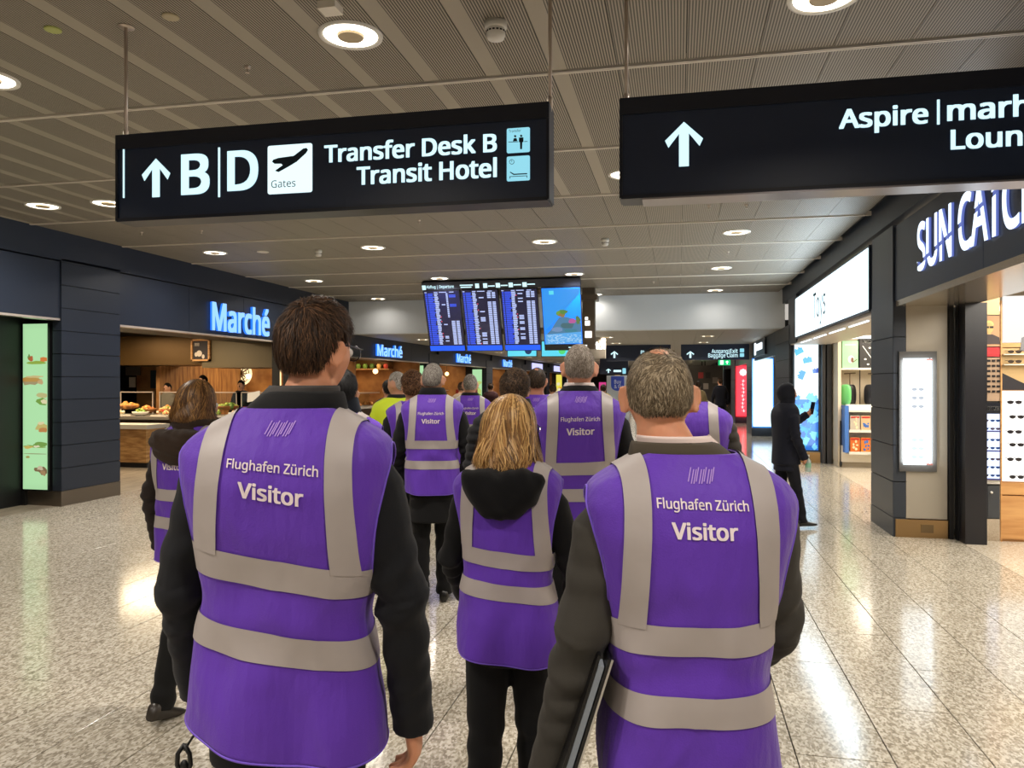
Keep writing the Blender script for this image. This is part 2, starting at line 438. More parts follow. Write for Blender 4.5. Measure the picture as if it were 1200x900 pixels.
# ---------------------------------------------------------------- walls
wl = setting('wall_left'); wr = setting('wall_right'); wfl = setting('wall_far_left'); wfr = setting('wall_far_right')
PER_L, PER_R = 7.72, 7.8
def clad_column(parent, x0, x1, y0, y1, ztop, m, side, rows=6, zk=.2, kick=M_kick, ph=.305, name='cladding_panel'):
    """core with separate cladding panels on the corridor face and on the front face, over a metal kick plate"""
    MB().box(x0+.012, x1-.012, y0+.012, y1-.012, 0, ztop).build('column_core', M_joint, parent)
    z = zk
    while z < ztop-.02:
        z1_ = min(z+ph, ztop)
        xf = x1-.012 if side > 0 else x0
        MB().box(xf, xf+.012, y0+.004, y1-.003, z+.005, z1_-.005).build(name, m, parent)
        MB().box(x0+.003, x1-.003, y0, y0+.012, z+.005, z1_-.005).build(name, m, parent)
        z = z1_
    MB().box(x0-.002, x1+.002, y0-.004, y1+.002, 0, zk).build('kick_plate', kick, parent)
# left side columns (k=0 is the near one)
for k in range(7):
    y0 = 8.7+PER_L*k; y1 = y0+1.1; zt = ZC if y0 < YB-1 else ZL
    clad_column(wl, XL-.14, XL, y0, y1, 3.3 if zt == ZC else 2.6, M_clad, 1)
    # dark recess beside the column that carries the lit poster
    MB().box(XL-.95, XL-.14, y0+.06, y1, 0, 2.55).build('recess_panel', M_black, wl)
    MB().box(XL-.62, XL-.14, y0+.03, y0+.06, 0, .2).build('kick_plate', M_kick, wl)
# headers over the openings, upper band above
b = MB(); b.box(XL-.12, XL-.0, -9, YB+.1, 3.27, ZC+.05); b.build('upper_fascia', M_head, wl)
for k in range(-2, 7):
    y0 = 8.7+PER_L*k+1.1; y1 = 8.7+PER_L*(k+1)
    hi = y0 < YB-3
    zt = 3.25 if hi else ZL; zb = 2.5 if hi else 2.3
    for q in range(4):
        a0 = y0+(y1-y0)*q/4; MB().box(XL-.10, XL-.02, a0+.003, y0+(y1-y0)*(q+1)/4-.003, zb, zt).build('header_panel', M_head, wl)
    MB().box(XL-.16, XL-.02, y0, y1, zb-.03, zb-.002).build('header_trim', M_steel, wl)
    MB().box(XL-1.4, XL-.12, y0-1.1, y1, zb+.02, zb+.06).build('lintel_soffit', M_black, wl)
b = MB(); b.box(XL-.16, XL-.1, YB+.3, 66, 2.3, ZL+.1); b.build('upper_fascia', M_head, wl)
for zq in (3.30, 3.62): pass
# wall left of the near column: dark glazed front
b = MB(); b.box(XL-.95, XL-.62, -9, 8.7, 0, 3.3); b.build('dark_shopfront', M_black, wl)
b = MB(); b.box(XL-.62, XL-.56, 8.68, 8.76, 0, 3.3); b.build('door_post', M_black, wl)
b = MB(); b.box(XL-.6, XL-.02, 8.72, 8.9, 2.5, 3.27); b.build('header_panel', M_head, wl)
# back walls of the food court
M_warm = mat('warm_wood_wall', (176, 122, 66), .6); noise_color(M_warm, (142, 92, 48), (196, 142, 84), 2, (1, 8, 1))
b = MB(); b.box(-20.1, -20, 0, 75, 0, 3.6); b.build('back_wall', mat('dark_back_wall', (54, 44, 36), .7), wfl)
MB().box(-20, XL-.12, 0, 70, 2.95, 3.1).build('shop_ceiling', mat('dark_shop_ceiling', (48, 42, 36), .8), wfl)

# right side
for k in range(6):
    y0 = 8.9+PER_R*k; y1 = y0+(.96 if k == 0 else 2.4); zt = ZC if y0 < YB-1.6 else ZL
    if k == 0:
        clad_column(wr, XR, XR+.13, y0, y1, 2.52, M_clad2, -1, zk=.2, kick=M_clad2, ph=.387)
    else:
        clad_column(wr, XR, XR+.13, y0+.1, y1, zt, M_clad2, -1, zk=.2, kick=M_clad2, ph=.387)
b = MB(); b.box(XR+.0, XR+.12, -9, YB+.1, 3.38, ZC+.05); b.build('upper_fascia', M_headr, wr)
for a0, a1 in ((-9, -4), (-4, 1), (1, 4.2), (4.2, 6.5), (6.5, 8.95)):
    MB().box(XR+.03, XR+.12, a0+.003, a1-.003, 2.52, 3.32).build('header_panel', M_headr, wr)
MB().box(XR+.01, XR+.13, 15.87, 16.95, 2.44, 3.40).build('cladding_panel', M_clad2, wr)
MB().box(XR+.01, XR+.13, 8.95, 9.86, 2.52, 3.34).build('cladding_panel', M_clad2, wr)
MB().box(XR+.035, XR+.13, 9.9, 15.85, 2.44, 2.5).build('header_trim', M_steel, wr)
M_soff = mat('polished_soffit', (190, 178, 160), .18, .7)
MB().box(XR+.03, 3.0, -9, 8.9, 2.46, 2.52).build('lintel_soffit', M_soff, wr)
MB().box(XR+.03, 3.0, 9.9, 16.8, 2.42, 2.46).build('lintel_soffit', mat('beige_soffit', (196, 184, 168), .4), wr)
# beige end panel of the near column, its bronze plinth
M_beige = mat('beige_satin_panel', (168, 160, 146), .35, .15)
MB().box(XR+.13, XR+.53, 8.9, 9.5, .2, 2.5).build('end_panel', M_beige, wr)
MB().box(XR+.02, XR+.53, 8.88, 9.5, 0, .19).build('kick_plate', M_brass, wr)
MB().box(XR+.27, XR+.39, 8.874, 8.88, .055, .14).build('access_plate', mat('access_plate_metal', (132, 112, 84), .4, .9), wr)
# dark sliding door frames beside it
for x0, x1, y0, y1 in ((2.79, 2.83, 8.86, 9.3), (2.85, 2.9, 8.8, 8.86), (2.92, 3.06, 8.9, 9.3)):
    MB().box(x0, x1, y0, y1, 0, 2.46).build('door_frame', M_black, wr)
MB().box(2.86, 3.06, 8.62, 8.92, 0, 2.46).build('door_frame', mat('dark_door_leaf', (26, 27, 34), .3), wr)
# shop interiors walls
M_sw = mat('shop_cream_wall', (214, 200, 176), .6)
MB().box(6.4, 6.5, -9, 70, 0, 3.4).build('shop_back_wall', M_sw, wfr)
MB().box(2.9, 6.4, 9.5, 9.6, 0, 2.9).build('shop_partition', M_sw, wfr)
MB().box(2.9, 6.4, 16.9, 17.0, 0, 2.9).build('shop_partition', M_sw, wfr)
MB().box(2.9, 6.4, -9, 66, 2.75, 2.8).build('shop_ceiling', mat('shop_white_ceiling', (225, 220, 210), .7), wfr)
for k in range(1, 6):
    y0 = 8.9+PER_R*k; y1 = 8.9+PER_R*(k+1); hi = y0 < YB-3
    if k == 1: continue
    MB().box(XR+.03, XR+.12, y0+2.4, y1, 2.3, ZL+.02).build('header_panel', M_headr, wr)
    MB().box(XR+.5, XR+.6, y0+.3, y0+.6, 0, ZL).build('door_frame', M_black, wr)
MB().box(XR+.03, XR+.12, 8.9+7.8+2.4, 24.6, 2.3, ZL+.02).build('header_panel', M_headr, wr)
# end of the hall
we = setting('wall_back')
MB().box(-9, 6, 66, 66.2, 0, 3).build('wall_surface', mat('far_wall', (70, 66, 62), .7), we)
# wall behind the photographer, with the closing side walls
wb = setting('wall_front')
MB().box(-9, 6.5, -9.2, -9, 0, 3.7).build('wall_surface', mat('rear_wall', (120, 112, 100), .7), wb)
# ================================================================= HANGING SIGNS
def xat(u, Y): r = ray(u); return r[0]*Y/r[1]
def zat(u, v, Y): r = ray(u, v); return EYE + r[2]*Y/r[1]
def rrect(x0, x1, z0, z1, r, n=5):
    pts = []
    for cx, cz, a0 in ((x1-r, z1-r, 0), (x0+r, z1-r, 90), (x0+r, z0+r, 180), (x1-r, z0+r, 270)):
        for k in range(n+1):
            a = math.radians(a0+90*k/n); pts.append((cx+r*math.cos(a), cz+r*math.sin(a)))
    return pts
def plate(mb, pts, Y, d=.003):
    mb.prism(pts, lambda p: (p[0], Y, p[1]), lambda p: (p[0], Y-d, p[1]))
def arrow_up(cx, z0, z1, w):
    t = w*.13; h = z1-z0; a = w/2
    return [(cx-t, z0), (cx+t, z0), (cx+t, z1-h*.26), (cx+a*.82, z1-h*.56), (cx+a, z1-h*.40), (cx, z1), (cx-a, z1-h*.40), (cx-a*.82, z1-h*.56), (cx-t, z1-h*.26)]
def hanging_sign(label, x0, x1, z0, z1, Y, T=.13, rods=(), ztop=ZC, head=.075):
    t = thing('hanging_sign', label, 'sign', ((x0+x1)/2, Y+T/2, z0))
    MB().box(x0, x1, Y, Y+T, z0, z1).build('sign_box', M_sign, t)
    b = MB(); b.box(x0-.006, x1+.006, Y-.012, Y+T+.01, z1-head, z1+.004); b.box(x0-.008, x0+.006, Y-.01, Y+T+.01, z0-.006, z1); b.box(x1-.006, x1+.008, Y-.01, Y+T+.01, z0-.006, z1); b.box(x0, x1, Y-.01, Y+T+.01, z0-.012, z0+.006)
    b.build('frame', M_signf, t)
    for rx in rods:
        q = MB(); q.tube([(rx, Y+T/2, z1-.02), (rx, Y+T/2, ztop)], .0095, 10); q.build('hanging_rod', M_steel, t, True)
        q = MB(); q.lathe([(.045, -.004), (.045, 0), (.001, 0)], (rx, Y+T/2, ztop-.001), 20, True); q.build('ceiling_rose', M_steel, t, True)
        q = MB(); q.lathe([(.014, 0), (.014, .05), (.001, .05)], (rx, Y+T/2, z1), 10); q.build('rod_fixing', M_steel, t, True)
    return t
YS = 3.7; s1x0, s1x1 = xat(138, YS), xat(642, YS)
sg = hanging_sign('black hanging sign reading B, D, Gates, Transfer Desk B and Transit Hotel', s1x0, s1x1, zat(138, 258, YS), zat(138, 160, YS), YS, rods=(s1x0+.0, s1x1-.0))
def fl_(Y): return lambda x, z, d: (x, Y-d, z)
yf = YS-.003
def txt(parent, t, u0, u1, vb, cap_px, m=None, Y=YS, bold=.030, name='lettering', uref=None, d=.003):
    x0, x1 = xat(u0, Y), xat(u1, Y); zb = zat(uref or u0, vb, Y); cap = cap_px*Y/ray(uref or u0)[1] if cap_px else None
    mb = MB(); text_into(mb, t, x0, x1, zb, cap, fl_(Y-d), bold=bold); mb.build(name, m or G_sign, parent)
ub = MB(); plate(ub, arrow_up(xat(183, YS), zat(183, 231, YS), zat(183, 186, YS), xat(199.5, YS)-xat(166.5, YS)), YS); ub.build('arrow', G_sign, sg)
txt(sg, 'B', 214.5, 244, 227.5, 45); txt(sg, 'D', 268.5, 301, 223, 44.5)
b = MB(); b.box(xat(256, YS), xat(258, YS), YS-.004, YS, zat(257, 231, YS), zat(257, 173, YS)); b.build('divider_line', G_sign, sg)
b = MB(); b.box(xat(144.5, YS), xat(146, YS), YS-.004, YS, zat(145, 232, YS), zat(145, 171, YS)); b.build('divider_line', G_sign, sg)
b = MB(); plate(b, rrect(xat(314, YS), xat(366, YS), zat(340, 226.5, YS), zat(340, 169.5, YS), .012), YS); b.build('gates_panel', glow('bright_lit_panel', (222, 248, 252), 1.25), sg)
txt(sg, 'Gates', 318.5, 347, 220.5, 8.5, mat('sign_print', (20, 40, 60), .5), bold=.0, d=.006)
def P(u, v): return (xat(u, YS), zat(u, v, YS))
b = MB(); b.prism([P(*q) for q in ((319.5, 190), (321, 187.5), (327, 185.5), (345, 183), (356, 174.5), (360, 173.8), (361.5, 176), (359, 180), (348, 190), (338, 196), (327, 202), (323, 200.5), (332, 194), (330, 192.2), (322.5, 192.3))], lambda p: (p[0], YS-.005, p[1]), lambda p: (p[0], YS-.007, p[1])); b.build('aeroplane_symbol', mat('sign_print', (20, 40, 60)), sg)
txt(sg, 'Transfer Desk B', 381, 581.5, 190.5, 19.3, uref=381); txt(sg, 'Transit Hotel', 419, 581.5, 216.5, 20, uref=419)
for v0, v1 in ((150, 179), (183, 212)):
    b = MB(); plate(b, rrect(xat(594, YS), xat(621, YS), zat(607, v1, YS), zat(607, v0, YS), .008), YS); b.build('pictogram_panel', G_pict, sg)
Mp = mat('sign_print', (20, 40, 60))
def dk(pts, d=.006, nm='pictogram', m=Mp):
    b = MB()
    for pp in pts: b.prism([P(*q) for q in pp], lambda p: (p[0], YS-d+.002, p[1]), lambda p: (p[0], YS-d, p[1]))
    b.build(nm, m, sg)
def circ(cu, cv, r, n=10): return [(cu+r*math.cos(2*math.pi*k/n), cv+r*math.sin(2*math.pi*k/n)) for k in range(n)]
dk([circ(604, 160, 1.3), circ(611, 159.6, 1.3), [(601.3, 166), (602.5, 162.4), (605.5, 162.2), (606.6, 165.6)], [(608.4, 161.6), (613.6, 161.4), (613.6, 166.8), (612.3, 167), (612, 175), (609.8, 175.2), (609.6, 167), (608.4, 167)],
    [(596, 166.6), (607.5, 166.2), (607.5, 166.8), (596, 167.2)], [(614.5, 166), (618.5, 165.8), (618.5, 166.3), (614.5, 166.6)]])
dk([[(597.6, 202.2), (598.6, 201.6), (602.5, 204), (618, 203.2), (618, 204.4), (602, 205.3)], [(597.5, 207), (618, 206), (618, 206.6), (597.5, 207.6)], [(597.5, 207), (598.2, 207), (598.2, 209.5), (597.5, 209.5)], [(617.4, 206), (618.1, 206), (618.1, 208.5), (617.4, 208.5)],
    [(600-3*math.cos(a), 190-3*math.sin(a)) for a in np.linspace(0, 2*math.pi, 14)] + [(600-2.5*math.cos(a), 190-2.5*math.sin(a)) for a in np.linspace(2*math.pi, 0, 14)], [(599.8, 188), (600.2, 188), (600.2, 190.5), (599.8, 190.5)]])
txt(sg, 'Transfer', 596.5, 611, 155.8, 3, Mp, bold=0, d=.006)

YT = 3.73; a0 = xat(728, YT)
sg2 = hanging_sign('long black hanging sign reading Aspire | marhaba Lounges, arrow at left', a0, 2.18, zat(728, 231, YT), zat(728, 117, YT), YT, rods=(a0+.02, 1.9))
b = MB(); plate(b, arrow_up(xat(801.5, YT), zat(801, 195, YT), zat(801, 143, YT), xat(824, YT)-xat(779.5, YT)), YT); b.build('arrow', G_sign, sg2)
txt(sg2, 'Aspire', 984, 1086.5, 150.8, 21.5, Y=YT); txt(sg2, 'marhaba', 1111, 1280, 141.5, 23, Y=YT); txt(sg2, 'Lounges', 1115, 1262, 175, 22, Y=YT)
b = MB(); b.box(xat(1098, YT), xat(1101, YT), YT-.004, YT, zat(1099, 146, YT), zat(1099, 117, YT)); b.build('divider_line', G_sign, sg2)
b = MB(); b.box(a0+.1, 2.1, YT-.012, YT+.14, zat(728, 231, YT)-.02, zat(728, 231, YT)-.012); b.build('edge_strip', mat('pale_edge_strip', (150, 145, 150), .3, .6), sg2)

# two farther signs below the low ceiling
YF = 25.0
def far_sign(label, u0, u1, v0, v1, parts, au):
    t = thing('hanging_sign', label, 'sign', (xat((u0+u1)/2, YF), YF, zat(u0, v1, YF)))
    MB().box(xat(u0, YF), xat(u1, YF), YF, YF+.2, zat(u0, v1, YF), ZL).build('sign_box', M_sign, t)
    b = MB(); plate(b, arrow_up(xat(au, YF), zat(au, 419.5, YF), zat(au, 411.5, YF), .24), YF, .01); b.build('arrow', G_sign, t)
    for tx, a, c, v, cap in parts: txt(t, tx, a, c, v, cap, Y=YF, bold=.01, d=.01)
    return t
t = far_sign('distant black sign with arrow reading Pharmacy, left of the exit sign', 710, 786, 407, 423, [('Pharmacy', 751, 773, 415.8, 5)], 720)
b = MB(); plate(b, rrect(xat(776, YF), xat(780, YF), zat(778, 416, YF), zat(778, 411, YF), .02), YF, .01); b.build('pictogram_panel', G_pict, t)
t = far_sign('distant black sign with arrow reading Ausgang, Exit and Baggage Claim', 798, 878, 406, 422, [('Ausgang', 834, 852.5, 413.8, 4.6), ('Exit', 855.5, 864.5, 413.6, 4.6), ('Baggage Claim', 830, 864.5, 418.8, 4.6)], 809)
for v in (410.6, 416):
    b = MB(); plate(b, rrect(xat(867, YF), xat(872, YF), zat(870, v+2.2, YF), zat(870, v-2.2, YF), .02), YF, .01); b.build('pictogram_panel', G_pict, t)
b = MB(); b.box(xat(853.6, YF), xat(854.2, YF), YF-.01, YF, zat(854, 414.6, YF), zat(854, 409.5, YF)); b.build('divider_line', G_sign, t)
# ceiling-high square posts behind the sign
# glowing brand sign right of the departure board
Yz = 20.5
t = thing('suspended_lightbox', 'beige suspended box with white glowing letters right of the departure board', 'sign', (xat(698, Yz), Yz, zat(698, 432, Yz)))
MB().box(xat(686, Yz), xat(709, Yz), Yz, Yz+.3, zat(686, 420, Yz), ZL).build('sign_box', mat('beige_sign_box', (150, 140, 126), .5), t)
txt(t, 'zürich', 687.5, 708.5, 409, 7.5, glow('strong_white_letters', (255, 250, 240), 4), Y=Yz, bold=.05, d=.01)
# small distant sign and "Buy & Fly" stand
Yb = 30
t = thing('hanging_sign', 'small distant black sign just above the blue Buy and Fly banner', 'sign', (xat(724, 38), 38, 2.2))
MB().box(xat(703, 38), xat(736, 38), 38, 38.2, zat(720, 438.6, 38), ZL).build('sign_box', M_sign, t)
b = MB(); plate(b, arrow_up(xat(713, 38), zat(713, 437, 38), zat(713, 432, 38), .25), 38, .01); b.build('arrow', G_sign, t)
b = MB(); b.box(xat(719, 38), xat(728, 38), 37.99, 38, zat(720, 436, 38), zat(720, 433.5, 38)); b.build('lettering_bar', G_sign, t)
b = MB(); plate(b, rrect(xat(729.5, 38), xat(733.5, 38), zat(730, 438, 38), zat(730, 431.5, 38), .03), 38, .01); b.build('pictogram_panel', G_pict, t)
t = thing('banner_stand', 'pale display stand with blue rounded Buy & Fly shield', 'display stand', (xat(724, Yb), Yb, 0))
MB().box(xat(711, Yb), xat(737, Yb), Yb, Yb+.4, 0, zat(720, 440, Yb)).build('stand_body', mat('pale_stand', (186, 196, 204), .4), t)
pts = [(xat(716, Yb), zat(716, 441, Yb)), (xat(731.5, Yb), zat(731, 441, Yb))] + [(xat(723.8, Yb)+(xat(731.5, Yb)-xat(723.8, Yb))*math.cos(a), zat(724, 452, Yb)-.2*math.sin(a)) for a in np.linspace(0, math.pi, 12)]
b = MB(); plate(b, pts, Yb, .02); b.build('shield', mat('royal_blue_print', (40, 60, 140), .4, emit=(40, 60, 140), es=.3), t)
txt(t, 'Buy', 720, 728, 449.5, 4.4, mat('pale_print', (220, 228, 240)), Y=Yb, bold=0, d=.025); txt(t, '& Fly', 720, 730, 455, 4, mat('pale_print', (220, 228, 240)), Y=Yb, bold=0, d=.025)
# green exit signs
for u0, u1, v0, v1, Yg, lb in ((842, 856, 421.5, 428, 31, 'green glowing emergency exit sign beside the red poster'), (820, 829, 429, 434, 45, 'small farther green exit sign left of the larger one')):
    t = thing('exit_sign', lb, 'exit sign', (xat(u0, Yg), Yg, zat(u0, v1, Yg)))
    MB().box(xat(u0, Yg), xat(u1, Yg), Yg, Yg+.08, zat(u0, v1, Yg), zat(u0, v0, Yg)).build('lit_face', glow('exit_green', (30, 215, 130), 1.1), t)
    b = MB(); b.box(xat(u0, Yg)+.1, xat(u0, Yg)+.16, Yg+.03, Yg+.05, zat(u0, v0, Yg), ZL+.05); b.box(xat(u1, Yg)-.16, xat(u1, Yg)-.1, Yg+.03, Yg+.05, zat(u0, v0, Yg), ZL+.05); b.build('bracket', M_black, t)
    b = MB(); c = (xat((u0+u1)/2, Yg)); z = zat(u0, (v0+v1)/2, Yg)
    plate(b, arrow_up(c+.1, z-.07, z+.07, .12), Yg, .01); plate(b, rrect(c-.16, c-.04, z-.08, z+.08, .01), Yg, .01); b.build('symbol', G_white, t)

# ================================================================= DEPARTURE BOARD
YD, ZD = 14.4, 3.60; SD, CD = math.sin(math.radians(22)), math.cos(math.radians(22))
def BD(x, t, d=0): return (x, YD+SD*t-CD*d, ZD-CD*t-SD*d)
bx0, bx1 = -4.93, -1.80
db = thing('departure_board', 'tilted departure board of four portrait screens hung below ceiling', 'departure board', ((bx0+bx1)/2, YD+.4, 2.3))
def bbox_(mb, x0, x1, t0, t1, d0, d1):
    vs = [BD(x, t, d) for x in (x0, x1) for t in (t0, t1) for d in (d0, d1)]
    mb.add(vs, [(0, 1, 3, 2), (4, 6, 7, 5), (0, 4, 5, 1), (2, 3, 7, 6), (0, 2, 6, 4), (1, 5, 7, 3)])
b = MB(); bbox_(b, bx0, bx1, -.02, .135, -.1, .03); b.build('header_band', M_signf, db)
b = MB(); bbox_(b, bx0+.05, bx1-.05, .2, .3, -.14, -.06); bbox_(b, bx0+.05, bx1-.05, 1.0, 1.1, -.14, -.06)
b.build('back_frame', mat('frame_metal', (120, 104, 88), .4, .7), db)
b = MB()
for x in (-4.4, -2.4): b.tube([(x, YD+.1, ZD-.1), (x, YD+.1, ZC)], .025, 8)
b.build('ceiling_bracket', M_steel, db)
fr = [(80, 322), (332, 572), (585, 822), (845, 1092)]
def xb(q): return bx0 + (q-78)/(1092-78)*(bx1-bx0)
M_scr = mat('screen_dark_navy', (12, 14, 40), .15, emit=(16, 18, 60), es=.6)
G_row = glow('screen_text_white', (190, 205, 255), 1.1); G_rowb = glow('screen_text_blue', (50, 84, 235), 1.15); G_bar = glow('screen_blue_bar', (16, 92, 255), 1.1)
G_red = glow('screen_text_red', (230, 80, 110), 1.0)
for i, (a, c) in enumerate(fr):
    x0, x1 = xb(a), xb(c); T0, T1 = .15, 1.42; W = x1-x0
    b = MB(); bbox_(b, x0, x1, T0, T1, -.06, .02); s = b.build('screen', [M_black], db)
    if i < 3:
        b = MB(); bbox_(b, x0+.012, x1-.012, T0+.012, T1-.012, .02, .022); b.build('screen_face', M_scr, s)
        m1, m2, m3 = MB(), MB(), MB(); rnd = random.Random(i+3)
        rows = 34
        def cell(mb, f0, f1, t, h=.021): bbox_(mb, x0+W*f0, x0+W*f1, t, t+h, .022, .024)
        for r in range(rows):
            t = T0+.06+r*(T1-T0-.2)/rows
            cell(m2, .05, .10, t); cell(m2, .12, .12+rnd.uniform(.13, .2), t)
            cell(m1, .30, .41+rnd.uniform(-.03, .01), t)
            if i == 0:
                if rnd.random() < .35: cell(m1, .48, .58, t)
                if r < 16: cell(m1, .62, .67, t)
                if r < 12 and rnd.random() < .5: cell(m2, .7, .88, t)
                if r > 17: cell(m1, .70, .8, t); cell(m1, .83, .92, t)
            else:
                if rnd.random() < .3: cell(m1, .47, .6, t)
                if r not in (4, 5): cell(m1, .7, .80, t); cell(m1, .83, .92, t)
            if rnd.random() < .12: cell(m3, .41, .44, t)
        for f in ((.04, .1), (.3, .4), (.44, .64), (.72, .84)): bbox_(m1, x0+W*f[0], x0+W*f[1], T0+.03, T0+.045, .022, .024)
        m1.build('timetable_print', G_row, s, kind='stuff'); m2.build('timetable_print', G_rowb, s, kind='stuff')
        if m3.v: m3.build('timetable_print', G_red, s, kind='stuff')
        b = MB(); bbox_(b, x0+.012, x1-.012, T1-.12, T1-.014, .022, .024); b.build('status_bar', G_bar, s)
    else:
        b = MB(); bbox_(b, x0+.012, x1-.012, T0+.012, T1-.13, .02, .022)
        mm = mat('advert_sky_blue', (10, 90, 220), .3); nt = mm.node_tree; bs = nt.nodes['Principled BSDF']
        bs.inputs['Emission Strength'].default_value = 1.0; bs.inputs['Emission Color'].default_value = (*lin((20, 120, 235)), 1)
        b.build('screen_face', mm, s)
        # printed picture: ray of lighter blue, rock with tree, flowers and water band
        def pic(pts, m, nm='advert_print', d=.024):
            q = MB(); q.prism(pts, lambda p: BD(x0+W*p[0], T0+(T1-T0)*p[1], d-.002), lambda p: BD(x0+W*p[0], T0+(T1-T0)*p[1], d)); q.build(nm, m, s)
        pic([(.03, .02), (.97, .02), (.97, .1), (.05, .68), (.03, .68)], glow('ad_light_blue', (40, 150, 240), 1), d=.0235)
        rr = random.Random(5)
        pic([(.1, .72), (.2, .66), (.32, .55), (.42, .47), (.6, .46), (.8, .50), (.97, .56), (.97, .74), (.06, .76)], glow('ad_slate_rock', (78, 130, 168), .9), d=.025)
        pic([(.04, .74), (.97, .70), (.97, .88), (.04, .9)], glow('ad_water', (86, 170, 236), 1), d=.0255)
        for col, x_, y_, sx, sy in (((110, 160, 60), .47, .40, .13, .05), ((86, 140, 60), .55, .38, .12, .04), ((150, 120, 70), .5, .43, .1, .04), ((90, 130, 70), .9, .51, .07, .07), ((190, 90, 160), .75, .53, .12, .04), ((70, 110, 120), .62, .60, .2, .05), ((120, 150, 190), .35, .66, .16, .04), ((60, 130, 150), .7, .68, .2, .03)):
            pic([(x_+sx*math.cos(a)*rr.uniform(.7, 1.1), y_+sy*math.sin(a)*rr.uniform(.7, 1.1)) for a in np.linspace(0, 6.28, 13)[:-1]], glow('ad_col_%d_%d' % (col[0], col[2]), col, .9), d=.026+.0004*x_)
        q = MB()
        for _ in range(110):
            x_, y_ = rr.uniform(.08, .94), rr.uniform(.74, .88); bbox_(q, x0+W*x_, x0+W*(x_+rr.uniform(.02, .07)), T0+(T1-T0)*y_, T0+(T1-T0)*(y_+.008), .027, .028)
        q.build('advert_print', glow('ad_foam', (176, 214, 244), 1), s)
        pic([(.2, .05), (.32, .05), (.32, .11), (.2, .11)], glow('ad_cyan', (90, 220, 240), 1))
        bb = MB(); bbox_(bb, x0+W*.62, x0+W*.95, T1-.07, T1-.052, .02, .022); bb.build('print_line', G_sign, s)
bb = MB(); hm = lambda x, z, d: BD(x, -z, .033)
text_into(bb, 'Abflug | Departure', xb(108), xb(290), -.1, .055, hm, bold=.02)
bb.build('lettering', G_sign, db)
for a, c, t0 in ((330, 415, .045), (334, 405, .085), (512, 556, .075), (594, 638, .07), (676, 724, .065), (763, 812, .06)):
    b = MB(); bbox_(b, xb(a), xb(c), t0, t0+.022, .03, .033); b.build('print_line', G_sign, db)
for a, t0, c in ((80, .03, 104), (430, .02, 455), (482, .02, 508), (563, .02, 590), (645, .02, 672), (733, .02, 760)):
    b = MB(); bbox_(b, xb(a), xb(c), t0+.01, t0+.1, .03, .034); b.build('pictogram_panel', G_sign, db)
# lower frame with small lamps right behind board
t = thing('lamp_rack', 'brown metal screen frame with small lamps behind the board', 'frame', (-1.75, 16.2, 2.3))
b = MB(); b.box(-1.98, -1.72, 16.2, 16.4, 2.35, ZC); b.build('post', mat('frame_metal', (120, 104, 88)), t)
b = MB(); b.box(-2.1, -1.66, 16.1, 16.5, 3.38, 3.5); b.build('crossbar', mat('frame_metal', (120, 104, 88)), t)
for z, r_ in ((3.0, .03), (2.9, .05), (2.66, .07), (2.42, .02)):
    MB().box(-1.92, -1.92+r_*2, 16.17, 16.2, z-r_, z+r_).build('small_lamp', G_white, t)
# pair of landscape screens beyond the board
for j, (u0, u1, col) in enumerate(((595, 628.5, 'left'), (635, 668, 'right'))):
    Y = 21.5; x0, x1 = xat(u0, Y), xat(u1, Y); z0 = zat(u0, 417.5, Y); z1 = z0+.42
    t = thing('hanging_screen', 'cyan landscape screen under the departure board, %s' % ('left one' if j == 0 else 'nearer the grey-haired tall man'), 'screen', ((x0+x1)/2, Y, z0), 'cyan screens beyond the board')
    MB().box(x0-.02, x1+.02, Y, Y+.06, z0-.02, z1+.02).build('screen_case', M_black, t)
    MB().box(x0, x1, Y-.003, Y, z0, z1).build('screen_face', glow('cyan_screen', (96, 214, 236), 1.1), t)
    b = MB(); b.ball((x0+(x1-x0)*.72, Y-.004, z0+.15), .1, .004, .1, 14, 6); b.build('picture_print', glow('dark_teal_print', (20, 60, 110), .8) if j == 0 else glow('green_print', (90, 220, 120), 1), t)
    b = MB(); b.tube([((x0+x1)/2, Y+.03, z1), ((x0+x1)/2, Y+.03, ZL+.03)], .02, 8); b.build('hanging_rod', M_steel, t)

